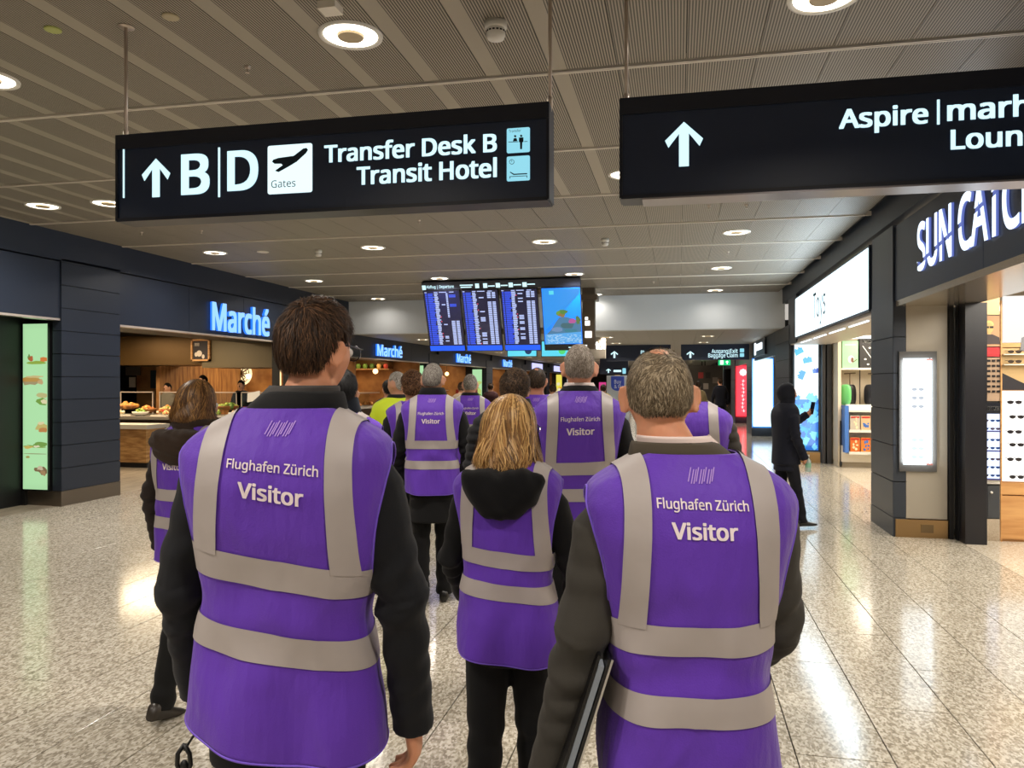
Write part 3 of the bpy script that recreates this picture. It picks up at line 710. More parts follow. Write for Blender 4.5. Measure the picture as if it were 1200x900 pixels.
# ================================================================= LEFT: FOOD COURT
M_shadowbox = M_black
def lightbox_left(k, style):
    y = 8.7+PER_L*k; x0, x1 = XL-.60, XL-.20
    z0, z1 = .22, (2.43 if k == 0 else 2.2)
    x0 = XL-.58 if k == 0 else XL-.62
    lab = ['tall pale green lit poster of floating salad and bread', 'lit poster on the second column', 'green lit poster right of the grey-haired man at the counter', 'green lit poster beside the wheel-like decor, third far column', 'small far green lit poster before the orange one', 'far orange lit poster with fruit', 'farthest yellow and red lit poster'][k]
    t = thing('light_box', lab, 'lit poster', (x0+.2, y-.02, z0))
    MB().box(x0-.03, x1+.03, y-.02, y+.05, z0-.02, z1+.02).build('case', M_black, t)
    col = {'green': (174, 224, 168), 'orange': (240, 190, 110), 'yellow': (236, 222, 90)}[style]
    MB().box(x0, x1, y-.026, y-.02, z0, z1).build('lit_face', glow('poster_'+style, col, .95), t)
    rr = random.Random(20+k)
    def blob(cx, cz, sx, sz, col, n=12, j=.25, d=.028):
        pts = []
        for q in range(n):
            a = 2*math.pi*q/n; s_ = 1+rr.uniform(-j, j)
            pts.append((min(max(x0+(x1-x0)*cx+sx*s_*math.cos(a), x0), x1), z0+(z1-z0)*cz+sz*s_*math.sin(a)))
        mb = MB(); mb.prism(pts, lambda p: (p[0], y-.026, p[1]), lambda p: (p[0], y-d, p[1]))
        mb.build('printed_food', glow('print_%d_%d_%d' % col, col, .8), t)
    if k == 0:
        blob(.55, .765, .13, .022, (150, 175, 60)); blob(.33, .79, .04, .035, (190, 90, 50)); blob(.87, .785, .06, .04, (224, 120, 50)); blob(.25, .80, .02, .06, (110, 140, 70), 8, .5)
        blob(.30, .665, .16, .03, (196, 146, 70)); blob(.30, .65, .15, .045, (170, 150, 110), d=.0272); blob(.45, .68, .14, .016, (214, 190, 130), d=.029); blob(.72, .65, .05, .04, (206, 170, 120))
        blob(.78, .57, .1, .035, (200, 190, 130)); blob(.82, .53, .09, .05, (120, 160, 60)); blob(.88, .53, .05, .03, (236, 226, 180), d=.029)
        blob(.78, .375, .1, .05, (206, 186, 110)); blob(.84, .36, .08, .03, (200, 130, 70), d=.029); blob(.76, .40, .05, .02, (236, 220, 170), d=.0295)
        blob(.5, .26, .19, .022, (140, 170, 80), 20, .5); blob(.2, .255, .08, .018, (210, 180, 90), 12, .5, .029); blob(.75, .27, .1, .035, (120, 160, 70), 16, .5, .0285); blob(.6, .26, .05, .014, (235, 225, 190), 10, .4, .03)
        blob(.5, .215, .2, .006, (150, 140, 100), 10, .1); blob(.2, .195, .03, .015, (170, 150, 80))
        blob(.78, .12, .1, .055, (130, 96, 66), 16, .4); blob(.72, .13, .05, .03, (210, 190, 160), 10, .4, .029); blob(.86, .10, .04, .04, (170, 130, 90), 10, .4, .029)
    else:
        cols = [(120, 160, 60), (90, 150, 60), (200, 220, 120)] if style == 'green' else [(230, 90, 40), (250, 170, 40), (120, 190, 60), (250, 240, 200)]
        for q in range(7): blob(rr.uniform(.25, .75), rr.uniform(.05, .75), rr.uniform(.06, .14), rr.uniform(.06, .16), rr.choice(cols), d=.0272+.0003*q)
    a0_ = area('poster_light', (x0+.2, y-.06, (z0+z1)/2), .38, 3, lin(col), (math.pi/2, 0, 0), 'RECTANGLE', 2.1)
    return t
for k, st in enumerate(('green', 'green', 'green', 'green', 'green', 'orange', 'yellow')): lightbox_left(k, st)

# lit letters on the header
def side_sign(t, x, ya, yb, zb, cap, label, face, side, ext=.05, bold=.03, cat='lettering sign', toward=1, space=1.0, name='letter_sign'):
    """letters on a wall plane x; toward=+1 faces +X (left wall), -1 faces -X (right wall)"""
    o = thing(name, label, cat, (x, (ya+yb)/2, zb))
    if toward > 0: fm = lambda s_, z, d: (x+ext+.001+d, s_, z); lo, hi = ya, yb
    else: fm = lambda s_, z, d: (x-ext-.001-d, -s_, z); lo, hi = -yb, -ya
    m = MB(); text_into(m, t, lo, hi, zb, cap, fm, bold=bold, space=space); m.build('letter_faces', face, o)
    fm2 = (lambda s_, z, d: (x+ext*(d*.5+.5), s_, z)) if toward > 0 else (lambda s_, z, d: (x-ext*(d*.5+.5), -s_, z))
    m = MB(); text_into(m, t, lo, hi, zb, cap, fm2, bold=bold, ext=.03, depth=1.0, space=space); m.build('letter_sides', side, o)
    return o
side_sign('Marché', XL-.02, 12.05, 13.95, 2.58, .47, 'large blue lit Marché letters on the near dark header', G_bluew, G_blue, bold=.035)
side_sign('Marché', XL-.02, 19.6, 21.5, 2.38, .30, 'second blue lit Marché sign, beyond the dark-haired man', G_bluew, G_blue, bold=.035)
side_sign('Marché', XL-.02, 27.3, 29.2, 2.4, .30, 'third blue lit Marché sign, right of the grey-haired man', G_bluew, G_blue, bold=.035)
side_sign('Marché', XL-.02, 35.0, 36.9, 2.4, .30, 'fourth and farthest blue lit Marché sign', G_bluew, G_blue, bold=.035)
for ya, lb in ((42.4, 'far white-violet shop lettering beyond the last food court sign'), (50.2, 'farthest pale shop lettering on the left side')):
    t = thing('letter_sign', lb, 'lettering sign', (XL, ya, 2.4))
    MB().box(XL-.02, XL+.03, ya, ya+3.2, 2.38, 2.74).build('lit_face', glow('violet_white_panel', (200, 200, 255), 1.3), t)

# --- first opening (Y 9.8..16.4): counters, hood and back wall
M_top = mat('white_worktop', (206, 200, 190), .3); M_plinth = mat('dark_plinth', (30, 28, 26), .6)
M_osb = mat('blond_plywood', (190, 146, 92), .55); noise_color(M_osb, (158, 112, 62), (206, 162, 104), 4, (1, 1, 6))
t = thing('service_counter', 'blond plywood counter block with white top beside the near column', 'counter', (-10.6, 13.2, 0))
MB().box(-11.4, -10.0, 12.95, 13.5, .1, .75).build('body', M_osb, t); MB().box(-11.5, -9.93, 12.88, 13.56, .75, .83).build('worktop', M_top, t); MB().box(-11.4, -10.03, 13.0, 13.5, 0, .1).build('plinth', M_plinth, t)
t = thing('buffet_counter', 'long dark buffet counter with grey stone top carrying the food', 'counter', (-10.8, 14.6, 0))
MB().box(-13.6, -8.5, 14.0, 15.3, 0, .88).build('body', mat('dark_wood', (52, 36, 26), .5), t); MB().box(-13.7, -8.4, 13.9, 15.4, .88, .94).build('worktop', mat('grey_stone_top', (128, 122, 114), .3), t)
for x in (-9.9, -8.9): MB().box(x, x+.05, 13.99, 14.0, 0, .88).build('panel_trim', M_oak, t)
M_gold = mat('bronze_hood_panel', (90, 66, 32), .38, .55); M_hood2 = mat('olive_hood_panel', (92, 80, 56), .5, .2)
t = thing('extractor_hood', 'long bronze and olive canopy above the buffet counter', 'canopy', (-10.6, 16, 1.98))
MB().box(-13.4, -10.55, 15.6, 17.2, 2.05, 2.72).build('front_panel', M_gold, t); MB().box(-10.53, -8.75, 15.5, 17.2, 1.98, 2.72).build('front_panel', M_hood2, t)
def xz(u, v, Y): return xat(u, Y), zat(u, v, Y)
t = thing('menu_picture', 'oak framed black menu picture hung on the olive canopy', 'picture', (xat(235, 15.5), 15.45, zat(235, 423, 15.5)))
x0, z1 = xz(224, 397.5, 15.45); x1, z0 = xz(246, 423, 15.45)
b = MB(); b.box(x0, x1, 15.43, 15.49, z0, z0+.04); b.box(x0, x1, 15.43, 15.49, z1-.04, z1); b.box(x0, x0+.04, 15.43, 15.49, z0, z1); b.box(x1-.04, x1, 15.43, 15.49, z0, z1); b.build('frame', M_oak, t)
MB().box(x0+.03, x1-.03, 15.46, 15.48, z0+.03, z1-.03).build('picture', mat('blackboard', (34, 26, 30), .6), t)
b = MB(); b.ball((x0+.2, 15.458, z0+.17), .07, .003, .07); b.ball((x0+.12, 15.458, z0+.15), .04, .003, .05); b.ball((x0+.3, 15.458, z0+.1), .035, .003, .05)
for q in range(3): b.box(x0+.08, x0+.2, 15.456, 15.46, z1-.1-q*.025, z1-.09-q*.025)
b.build('picture_print', mat('chalk_print', (200, 190, 180), .7), t)
# back wall of the first unit at Y 20
MB().box(-16, XL-.95, 20.3, 20.4, 0, 3).build('back_wall', M_warm, wfl)
b = MB(); b.box(-16, XL-.3, 24.0, 24.05, 0, 3); b.build('back_wall', M_warm, wfl)
Yk = 20.2
for u0, u1, v0, v1, m, lb, nm in ((177, 198, 404, 448, mat('slate_blue_board', (40, 62, 74), .6), 'slate blue wall panel behind the buffet', 'wall_panel'),
                                  (148, 165, 431, 439+0, mat('menu_board_grey', (104, 94, 84), .6), 'small grey menu board on the wood wall left', 'menu_board'),
                                  (152, 159, 442, 455, mat('paper_white', (214, 204, 190), .6), 'white paper notice under the small menu board', 'notice')):
    v0_, v1_ = {'wall_panel': (434, 455), 'menu_board': (430, 440), 'notice': (442, 454)}[nm]
    x0, z1 = xz(u0, v0_, Yk); x1, z0 = xz(u1, v1_, Yk); b = MB(); b.box(x0, x1, Yk-.03, Yk, z0, z1); single(b, nm, m, lb, 'board', ((x0+x1)/2, Yk, z0))
# round back-lit lamps on the wall
for i, (u, v, R_, Y) in enumerate(((232, 437, .32, 20.0), (258, 441, .4, 20.0), (283, 438, .34, 20.0))):
    x, z = xz(u, v, Y); t = thing('round_wall_lamp', ['round glowing patterned lamp left above the staff member', 'largest round glowing patterned lamp behind the buffet', 'right-hand round glowing patterned lamp behind the buffet'][i], 'lamp', (x, Y, z-R_), 'round glowing lamps on the back wall')
    Rm = Matrix.Rotation(math.pi/2, 3, 'X')
    MB().lathe([(.001, 0), (R_, 0), (R_, .04), (.001, .04)], (x, Y, z), 24, True, Rm).build('lit_disc', glow('warm_lamp_disc', (255, 226, 170), 1.5), t)
    b = MB()
    for q in range(6):
        a = q*math.pi/6; b.obox(Matrix.Translation((x, Y-.05, z)) @ Matrix.Rotation(a, 4, 'Y'), R_*1.6, .01, .035)
    for q in range(3):
        rr_ = R_*(.3+.25*q); b.tube([(x+rr_*math.cos(a), Y-.05, z+rr_*math.sin(a)) for a in np.linspace(0, 2*math.pi, 20)], .01, 4, False)
    b.build('lattice', mat('lamp_lattice', (120, 90, 60), .6), t)
for u, v, Y, lb in ((220, 432, 19.0, 'cream fabric lampshade between wood wall and canopy'),):
    x, z = xz(u, v, Y); t = thing('pendant_lamp', lb, 'lamp', (x, Y, z))
    MB().lathe([(.25, -.14), (.16, .14), (.15, .14), (.24, -.14)], (x, Y, z), 20, False).build('lamp_shade', mat('cream_shade', (240, 200, 140), .6, emit=(255, 200, 120), es=.9), t, True)
    MB().tube([(x, Y, z+.1), (x, Y, 2.95)], .006, 6).build('cord', M_black, t)
for u, v, Y in ((291, 441, 18.0),):
    x, z = xz(u, v, Y); t = thing('pendant_bulb', 'small round glowing bulb right of the round lamps', 'lamp', (x, Y, z))
    MB().ball((x, Y, z), .07).build('bulb', glow('warm_bulb', (255, 226, 170), 4), t, True); MB().tube([(x, Y, z), (x, Y, 2.95)], .005, 5).build('cord', M_black, t)
x, z = xz(192, 431, 17.8); b = MB(); b.box(x-.13, x+.13, 17.75, 17.8, z-.1, z+.1); b.box(x-.01, x+.01, 17.76, 17.78, z+.1, 2.95); single(b, 'small_screen', glow('sky_screen', (110, 190, 240), 1.2), 'small light blue screen under the canopy edge', 'screen', (x, 17.8, z-.1))
# dark posts and lit strips at the right end of the opening
for x0, m, lb in ((-8.62, M_black, 'left dark post of the opening'), (-8.36, M_black, 'right dark post of the opening')):
    MB().box(x0, x0+.16, 15.2, 15.3, 0, 2.5).build('door_post', m, wl)
for x0 in (-8.42, -8.16):
    b = MB(); b.box(x0, x0+.02, 15.18, 15.2, .9, 2.45); single(b, 'lit_strip', glow('warm_strip', (255, 214, 150), 2.0), 'thin warm lit strip on the dark posts %s' % ('left' if x0 < -8.3 else 'right'), 'light strip', (x0, 15.19, .9))
# food on the buffet
fr_ = random.Random(11)
def food_bowl(x, y, z, label, cols, r=.16, lumps=14, kind='bowl', cat='food bowl', lr=.045, bm=None):
    t = thing('food_'+kind, label, cat, (x, y, z), 'bowls and baskets of food on the buffet')
    if kind == 'tray': MB().box(x-r, x+r, y-r*.7, y+r*.7, z, z+.025).build('tray', bm or M_top, t)
    else: MB().lathe([(r*.5, 0), (r*.9, .05), (r, .09), (r*.94, .09), (r*.82, .05), (.001, .02)], (x, y, z), 16, False).build('bowl', bm or M_oak, t, True)
    groups = {}
    for q in range(lumps):
        a = fr_.uniform(0, 6.28); d = r*.75*math.sqrt(fr_.random()); c = fr_.choice(cols)
        h = z+.06+(1-d/(r*.8))*.07*fr_.uniform(.7, 1.4)
        Rr = Matrix.Rotation(fr_.uniform(0, 3), 3, 'Z') @ Matrix.Rotation(fr_.uniform(-.5, .5), 3, 'X')
        mb = MB().ball((x+d*math.cos(a), y+d*math.sin(a)*.8, h), lr*fr_.uniform(.9, 1.5), lr*fr_.uniform(.6, .9), lr*fr_.uniform(.6, .9), 8, 6, Rr)
        mb.build('food_piece', mat('food_%d_%d_%d' % c, c, .5), t, True)
    return t
BR = [(206, 140, 66), (190, 116, 48), (222, 170, 96), (160, 94, 40)]; GR = [(140, 160, 60), (170, 180, 80), (96, 128, 44)]; RD = [(196, 40, 36), (170, 30, 30), (220, 80, 50)]; WH = [(230, 214, 180), (214, 190, 150), (206, 170, 110)]; MX = BR+GR+RD+WH
rowA = [(-12.4, WH, 'bowl of pale rolls at the far left of the buffet', 'bowl'), (-11.85, BR, 'large basket heaped with golden bread, left half of the buffet', 'basket'), (-11.35, BR, 'basket of golden croissants beside the bread heap', 'basket'), (-10.85, MX, 'mixed fruit bowl in the middle of the buffet', 'bowl'),
        (-10.35, WH, 'tray of pastries behind the brown-haired woman', 'tray'), (-9.85, GR, 'bowl of green pears right of the brown-haired woman', 'bowl'), (-9.4, GR, 'heap of green melons and lettuce on the buffet', 'basket'), (-8.95, RD, 'bowl of red tomatoes at the right of the buffet', 'bowl')]
for i, (x, cols, lb, kd) in enumerate(rowA):
    food_bowl(x, 14.75, .94+(.12 if i in (1, 6) else .05), lb, cols, .24 if i in (1, 6) else .19, 22 if i in (1, 6) else 14, kd, lr=.065 if i in (1, 6) else .05, bm=mat('wicker', (150, 100, 54), .7) if kd == 'basket' else None)
rowB = [(-12.6, WH, 'tray of sliced bread at the counter front edge, far left'), (-12.1, MX, 'small bowl of fruit salad at the counter front, left'), (-11.6, WH, 'glass bowl of pastries in front of the bread heap'), (-11.1, GR, 'small bowl of herbs in front of the bread heap'), (-10.6, MX, 'small mixed salad bowl mid counter front'), (-9.75, BR, 'small tray of rolls in front of the pears'), (-9.3, GR, 'small bowl of salad in front of the melons'), (-8.85, WH, 'small tray of pastries in front of the tomatoes')]
for i, (x, cols, lb) in enumerate(rowB): food_bowl(x, 14.2, .94, lb, cols, .17, 12, 'tray' if i % 2 == 0 else 'bowl', lr=.042, bm=mat('white_china', (225, 220, 210), .25))
for i, x in enumerate((-12.25, -12.05)):
    t = thing('dark_bottle', 'tall dark bottle standing on the buffet, %s of two' % ('left' if i == 0 else 'right'), 'bottle', (x, 14.05, .94))
    MB().lathe([(.001, 0), (.045, 0), (.045, .2), (.015, .27), (.015, .42), (.001, .42)], (x, 14.05, .94), 12).build('glass_body', mat('dark_bottle_glass', (18, 20, 16), .1), t, True); MB().lathe([(.017, 0), (.017, .04), (.001, .04)], (x, 14.05, 1.36), 10).build('cap', M_steel, t, True)
for i, x in enumerate((-12.9, -11.9, -10.9, -9.7, -9.0)):
    t = thing('glass_sneeze_guard', 'clear glass guard behind the food, %s from the left' % ['first', 'second', 'third', 'fourth', 'fifth'][i], 'glass guard', (x, 15.1, .94), 'glass guards on the buffet')
    MB().box(x-.42, x+.42, 15.1, 15.11, .98, 1.42).build('glass_pane', M_glass, t)
    b = MB(); b.box(x-.42, x-.40, 15.09, 15.12, .94, 1.44); b.box(x+.4, x+.42, 15.09, 15.12, .94, 1.44); b.box(x-.42, x+.42, 15.08, 15.13, 1.42, 1.44); b.build('frame', M_steel, t)
x, z = xz(294, 463, 13.95); t = thing('till_screen', 'white tilted till display standing on the buffet at the right', 'till', (x, 14.05, .94))
b = MB(); b.obox(Matrix.Translation((x, 14.05, 1.36)) @ Matrix.Rotation(-.4, 4, 'X') @ Matrix.Rotation(-.2, 4, 'Y'), .26, .02, .2); b.build('display', mat('till_white', (226, 220, 208), .4), t); MB().box(x-.02, x+.02, 14.04, 14.08, .94, 1.3).build('stand', M_black, t)
# wooden stool/bench at the far left
t = thing('wooden_bench', 'small oak bench with white seat pad at the left edge', 'bench', (-9.0, 8.45, 0))
MB().box(-9.6, -8.72, 8.15, 8.62, .40, .48).build('seat_pad', M_top, t); MB().box(-9.58, -8.74, 8.17, 8.6, .34, .40).build('seat', M_oak, t)
for x in (-9.56, -8.82):
    for y in (8.18, 8.53): MB().box(x, x+.07, y, y+.06, 0, .34).build('leg', M_oak, t)
# unseen fill lights for the food court, some added to brighten the counter
for x, y, p in ((-10.5, 13.9, 90), (-12.5, 13.9, 90), (-9.2, 12.5, 10), (-10.8, 12.3, 50), (-11, 18.6, 32), (-9.3, 18.6, 30)): area('buffet_fill_light', (x, y, 2.7), 1.3, p*SHOP_W, (1, .78, .5))

# --- further openings
def unit(k):
    y0 = 8.7+PER_L*k+1.1; y1 = 8.7+PER_L*(k+1); Yb_ = y1+.02
    ym = (y0+y1)/2
    MB().box(-12.4, -12.3, y0-1.1, y1, 0, 3).build('back_wall', M_warm, wfl)
    MB().box(-12.3, XL-.96, y1+.1, y1+.15, 0, 3).build('partition', M_warm, wfl)
    t = thing('food_counter', 'lit food display counter in the %s food court opening' % ['', 'second', 'third', 'fourth', 'fifth', 'sixth', 'seventh'][k], 'counter', (-9.6, ym, 0))
    MB().box(-10.2, -9.3, y0+.6, y1-.5, 0, .85).build('body', mat('dark_wood', (52, 36, 26)), t)
    MB().box(-10.2, -9.25, y0+.55, y1-.45, .85, .9).build('worktop', M_top, t)
    MB().box(-9.85, -9.84, y0+.7, y1-.6, .9, 1.3).build('glass_pane', M_glass, t)
    MB().box(-10.15, -9.5, y0+.7, y1-.6, 1.3, 1.33).build('top_shelf', M_steel, t)
    if k <= 3:
        for q in range(5):
            food_bowl(-9.55, y0+1.2+q*1.0, .9, '%s dish of food in the %s food court counter' % (['first', 'second', 'third', 'fourth', 'fifth'][q], ['', 'second', 'third', 'fourth'][k]), BR+WH+RD if q % 2 else BR, .2, 9, 'tray', lr=.07)
    for q, y in enumerate(np.linspace(y0+1.2, y1-1.2, 3)):
        z = 2.0
        t = thing('pendant_bulb', '%s glowing globe lamp above the %s food counter' % (['near', 'middle', 'far'][q], ['', 'second', 'third', 'fourth', 'fifth', 'sixth', 'seventh'][k]), 'lamp', (-9.4, y, z-.1), 'globe lamps above the food counters')
        MB().ball((-9.4, y, z), .085).build('bulb', glow('warm_globe', (255, 214, 140), 3.5), t, True); MB().tube([(-9.4, y, z), (-9.4, y, 2.95)], .008, 5).build('cord', M_black, t)
    area('counter_lamp', (-10, ym, 2.75), 1.0, 90*SHOP_W if k < 4 else 55, (1, .72, .42), shape='RECTANGLE', sy=4.5)
for k in range(1, 7): unit(k)
# shelf of decor in the second opening
t = thing('decor_shelf', 'high wooden shelf with leafy decor and lamps in the second opening', 'shelf', (-10.5, 22.6, 2.1))
MB().box(-12.2, -9.2, 23.6, 23.95, 2.06, 2.1).build('shelf_board', M_oak, t)
MB().box(-12.2, -9.2, 23.9, 23.95, 2.1, 2.8).build('back_board', M_gold, t)
dr = random.Random(4)
for q in range(12):
    x = -12.0+q*.24; c = dr.choice([(120, 150, 60), (230, 210, 150), (210, 80, 60), (90, 120, 50), (240, 190, 100)])
    b = MB(); b.lathe([(.001, 0), (.06, 0), (.08, .1), (.05, .16), (.001, .16)], (x, 23.72, 2.1), 10); single(b, 'decor_jar', mat('food_%d_%d_%d' % c, c, .4, emit=c, es=.25), '%s decor jar from the left on the high shelf, second opening' % ['first', 'second', 'third', 'fourth', 'fifth', 'sixth', 'seventh', 'eighth', 'ninth', 'tenth', 'eleventh', 'last'][q], 'jar', (x, 23.72, 2.1), 'decor jars on the high shelf', True)
# red sofa back in the third opening, wheel decor on its poster
t = thing('red_sofa', 'red upholstered sofa bench in the third food court opening', 'sofa', (-9, 30.8, 0))
MB().box(-9.15, -8.25, 29.6, 31.1, 0, .5).build('seat', mat('red_leather', (130, 24, 20), .4), t); MB().box(-9.15, -8.25, 31.1, 31.3, 0, 1.35).build('backrest', mat('red_leather', (130, 24, 20)), t)
# ================================================================= RIGHT: SHOPS
def lit_box(name, label, x0, x1, z0, z1, Y, face, fr=.03, d=.05, frame=None):
    t = thing(name, label, 'lit poster', ((x0+x1)/2, Y, z0))
    MB().box(x0-fr, x1+fr, Y-d+.01, Y+.02, z0-fr, z1+fr).build('case', frame or M_black, t)
    MB().box(x0, x1, Y-d, Y-d+.01, z0, z1).build('lit_face', face, t)
    return t
# sunglasses: two lenses, bridge and temples
SGP = {}
def sunglasses(x, y, z, lens, label, group, w=.135, yaw=0):
    key = lens
    if key not in SGP:
        t = thing('sunglasses', label, 'sunglasses', (0, 0, 0), group, local=True)
        m = mat('lens_%d_%d_%d' % lens, lens, .15)
        b = MB()
        for s in (-1, 1):
            pts = [(s*.034+.026*math.cos(a)*(1 if math.sin(a) < 0 else 1.08), .020*math.sin(a) if math.sin(a) < 0 else .014*math.sin(a)) for a in np.linspace(0, 2*math.pi, 13)[:-1]]
            b.prism(pts, lambda p: (p[0], .0, p[1]), lambda p: (p[0], -.005, p[1]))
        b.build('lens', m, t)
        b = MB(); b.tube([(-.01, -.003, .008), (0, -.006, .011), (.01, -.003, .008)], .0025, 6)
        for s in (-1, 1): b.tube([(s*.060, 0, .010), (s*.067, .003, .010), (s*.067, .06, .006)], .0025, 6)
        b.build('frame', mat('glasses_frame', (30, 28, 30), .3), t)
        SGP[key] = t; t.location = (x, y, z); t.rotation_euler = (0, 0, yaw); t.scale = (w/.135,)*3
        return t
    f = SGP[key]; r = dup(f, Vector((x, y, z))-f.location, label, group, yaw); r.scale = (w/.135,)*3
    return r
# lit showcase in the beige panel
YP = 8.9
t = thing('wall_showcase', 'narrow lit showcase of sunglasses in the beige panel, dark grey frame', 'showcase', (2.53, YP-.02, .7))
fx0, fz1 = xz(1053, 412, YP); fx1, fz0 = xz(1097, 553, YP); ix0, iz1 = xz(1057.5, 420, YP); ix1, iz0 = xz(1092, 545, YP)
b = MB(); b.box(fx0, fx1, YP-.025, YP+.0, fz0, iz0); b.box(fx0, fx1, YP-.025, YP+.0, iz1, fz1); b.box(fx0, ix0, YP-.025, YP+.0, iz0, iz1); b.box(ix1, fx1, YP-.025, YP+.0, iz0, iz1); b.build('frame', mat('grey_frame', (84, 82, 80), .4, .3), t)
MB().box(ix0, ix1, YP-.006, YP-.001, iz0, iz1).build('lit_face', G_whitec, t)
MB().box(ix1-.03, ix1-.018, YP-.02, YP-.008, iz0, iz1).build('rail', mat('steel_rail', (180, 190, 200), .2, .8), t)
for u, v in ((1089, 421.5), (1089, 544)): x, z = xz(u, v, YP); MB().box(x-.03, x+.03, YP-.024, YP-.01, z-.01, z+.01).build('clip', mat('brown_clip', (110, 60, 50), .5), t)
for v in (456, 466, 476, 515, 525, 535):
    x, z = xz(1074.5, v, YP)
    sunglasses(x, YP-.03, z, (30, 30, 34) if v < 500 else (50, 60, 80), 'pair of sunglasses in the narrow lit showcase, %s row' % {456: 'top', 466: 'second', 476: 'third', 515: 'fourth', 525: 'fifth', 535: 'bottom'}[v], 'sunglasses in the narrow showcase', .13)
area('showcase_glow', ((ix0+ix1)/2, YP-.06, (iz0+iz1)/2), .3, 14, (.86, .95, 1), (math.pi/2, 0, 0), 'RECTANGLE', 1.1)

# big shop letters SUN CATCHER: condensed, each letter cut by a slanting line (built as two pieces)
def cut_letters():
    ya, yb, zb, cap = 4.86, 8.08, 2.73, .43
    v, f = text_raw('SUN CATCHER', .018, 0, 4, .95); capu = text_raw('H')[0][:, 1].max()
    bm = bmesh.new()
    vs = [bm.verts.new(p) for p in v]
    for q in f:
        try: bm.faces.new([vs[i] for i in q])
        except Exception: pass
    lo, hi = v[:, 0].min(), v[:, 0].max(); H_ = .74
    geo = bm.verts[:]+bm.edges[:]+bm.faces[:]
    # slanting joint rising to the right: remove a thin sliver
    outs = []
    for side in (0, 1):
        b2 = bm.copy()
        off = .025 if side else -.025
        p0 = Vector((lo, .07+off, 0)); n_ = Vector((-math.sin(.115), math.cos(.115), 0))
        bmesh.ops.bisect_plane(b2, geom=b2.verts[:]+b2.edges[:]+b2.faces[:], plane_co=p0, plane_no=n_, clear_inner=bool(side), clear_outer=not side)
        b2.verts.ensure_lookup_table(); b2.verts.index_update()
        k = (yb-ya)/(hi-lo)
        # reading direction on the right-hand wall runs towards the viewer (-Y)
        P_ = [(XR+.010, yb-(p.co.x-lo)*k + (.012 if side else -.0), zb+p.co.y*cap/capu) for p in b2.verts]
        par = list(range(len(P_)))
        def find(i):
            while par[i] != i: par[i] = par[par[i]]; i = par[i]
            return i
        fcs = [tuple(w.index for w in fc.verts) for fc in b2.faces]
        for q in fcs:
            for j in q[1:]: par[find(j)] = find(q[0])
        comp = {}
        for q in fcs: comp.setdefault(find(q[0]), []).append(q)
        for qs in comp.values():
            ids = sorted({i for q in qs for i in q}); mp_ = {i: n for n, i in enumerate(ids)}
            out = MB(); out.add([P_[i] for i in ids], [tuple(mp_[i] for i in q) for q in qs]); outs.append(out)
        b2.free()
    bm.free(); return outs
t = thing('letter_sign', 'big white lit SUN CATCHER letters with slanting cut on slate header', 'lettering sign', (XR, 6, 2.7))
for o_ in cut_letters(): o_.build('letter_face', glow('white_blue_letters', (222, 238, 255), 1.7), t)
m = MB(); text_into(m, 'SUN CATCHER', -8.08, -4.86, 2.73, .43, lambda s_, z, d: (XR+.03-.016*(d*.5+.5), -s_, z), bold=.03, ext=.03, depth=1.0, space=.95, res=4)
m.build('letter_sides', glow('violet_letter_side', (120, 140, 235), .6), t)
area('letter_glow', (XR-.12, 6.2, 2.95), 3.6, 10, (.8, .9, 1), (0, math.radians(90), 0), 'RECTANGLE', .4)

# toy shop lightbox
t = thing('light_box_sign', 'long white glowing toy shop fascia reading Toys on right side', 'lit sign', (XR, 12.9, 2.5))
MB().box(XR-.01, XR+.12, 9.92, 15.86, 2.50, 3.30).build('case', M_headr, t)
MB().box(XR-.016, XR-.01, 9.95, 15.80, 2.53, 3.27).build('lit_face', glow('cyan_white_fascia', (222, 246, 255), 1.8), t)
m = MB(); text_into(m, 'Toys', -13.75, -12.65, 2.72, .42, lambda s_, z, d: (XR-.02, -s_, z), bold=.0); m.build('lettering', mat('teal_print', (60, 96, 110), .5), t)
m = MB(); text_into(m, 'fr', -14.0, -13.78, 2.95, .2, lambda s_, z, d: (XR-.02, -s_, z), bold=.0)
area('fascia_glow', (XR-.1, 12.9, 2.9), .7, 90, (.72, .88, 1), (0, math.radians(90), 0), 'RECTANGLE', 5.7)
b = MB()
for y in (10.2, 11.6, 13.0, 14.4): b.box(XR+.04, XR+.06, y, y+1.1, 2.40, 2.415)
b.build('soffit_light', G_whitec, t)

# blue toy-brick poster at Y 16.8
Yq = 16.7
t = lit_box('light_box', 'tall lit poster of tumbling blue toy bricks beside the toy shop', 2.34, 2.80, .26, 2.42, Yq, glow('poster_ice_white', (232, 248, 255), 1.3))
MB().box(2.28, 2.84, Yq-.04, Yq+.1, 0, .22).build('plinth', M_brass, t)
rb = random.Random(8)
def brick(cx, cz, s, col, a, i):
    c, s_ = math.cos(a), math.sin(a); pts = []
    for px, pz in ((-1, -.6), (1, -.6), (1, .6), (.6, .6), (.6, .85), (.2, .85), (.2, .6), (-.2, .6), (-.2, .85), (-.6, .85), (-.6, .6), (-1, .6)):
        x, z = px*s, pz*s; pts.append((min(max(cx+x*c-z*s_, 2.34), 2.80), cz+x*s_+z*c))
    m = MB(); m.prism(pts, lambda p: (p[0], Yq-.05, p[1]), lambda p: (p[0], Yq-.0515-.0002*i, p[1])); m.build('printed_brick', glow('brick_%d_%d_%d' % col, col, 1.0), t)
i = 0
m = MB(); m.box(2.34, 2.80, Yq-.0508, Yq-.05, .26, 1.30); m.build('printed_heap', glow('brick_deep', (24, 120, 226), .9), t)
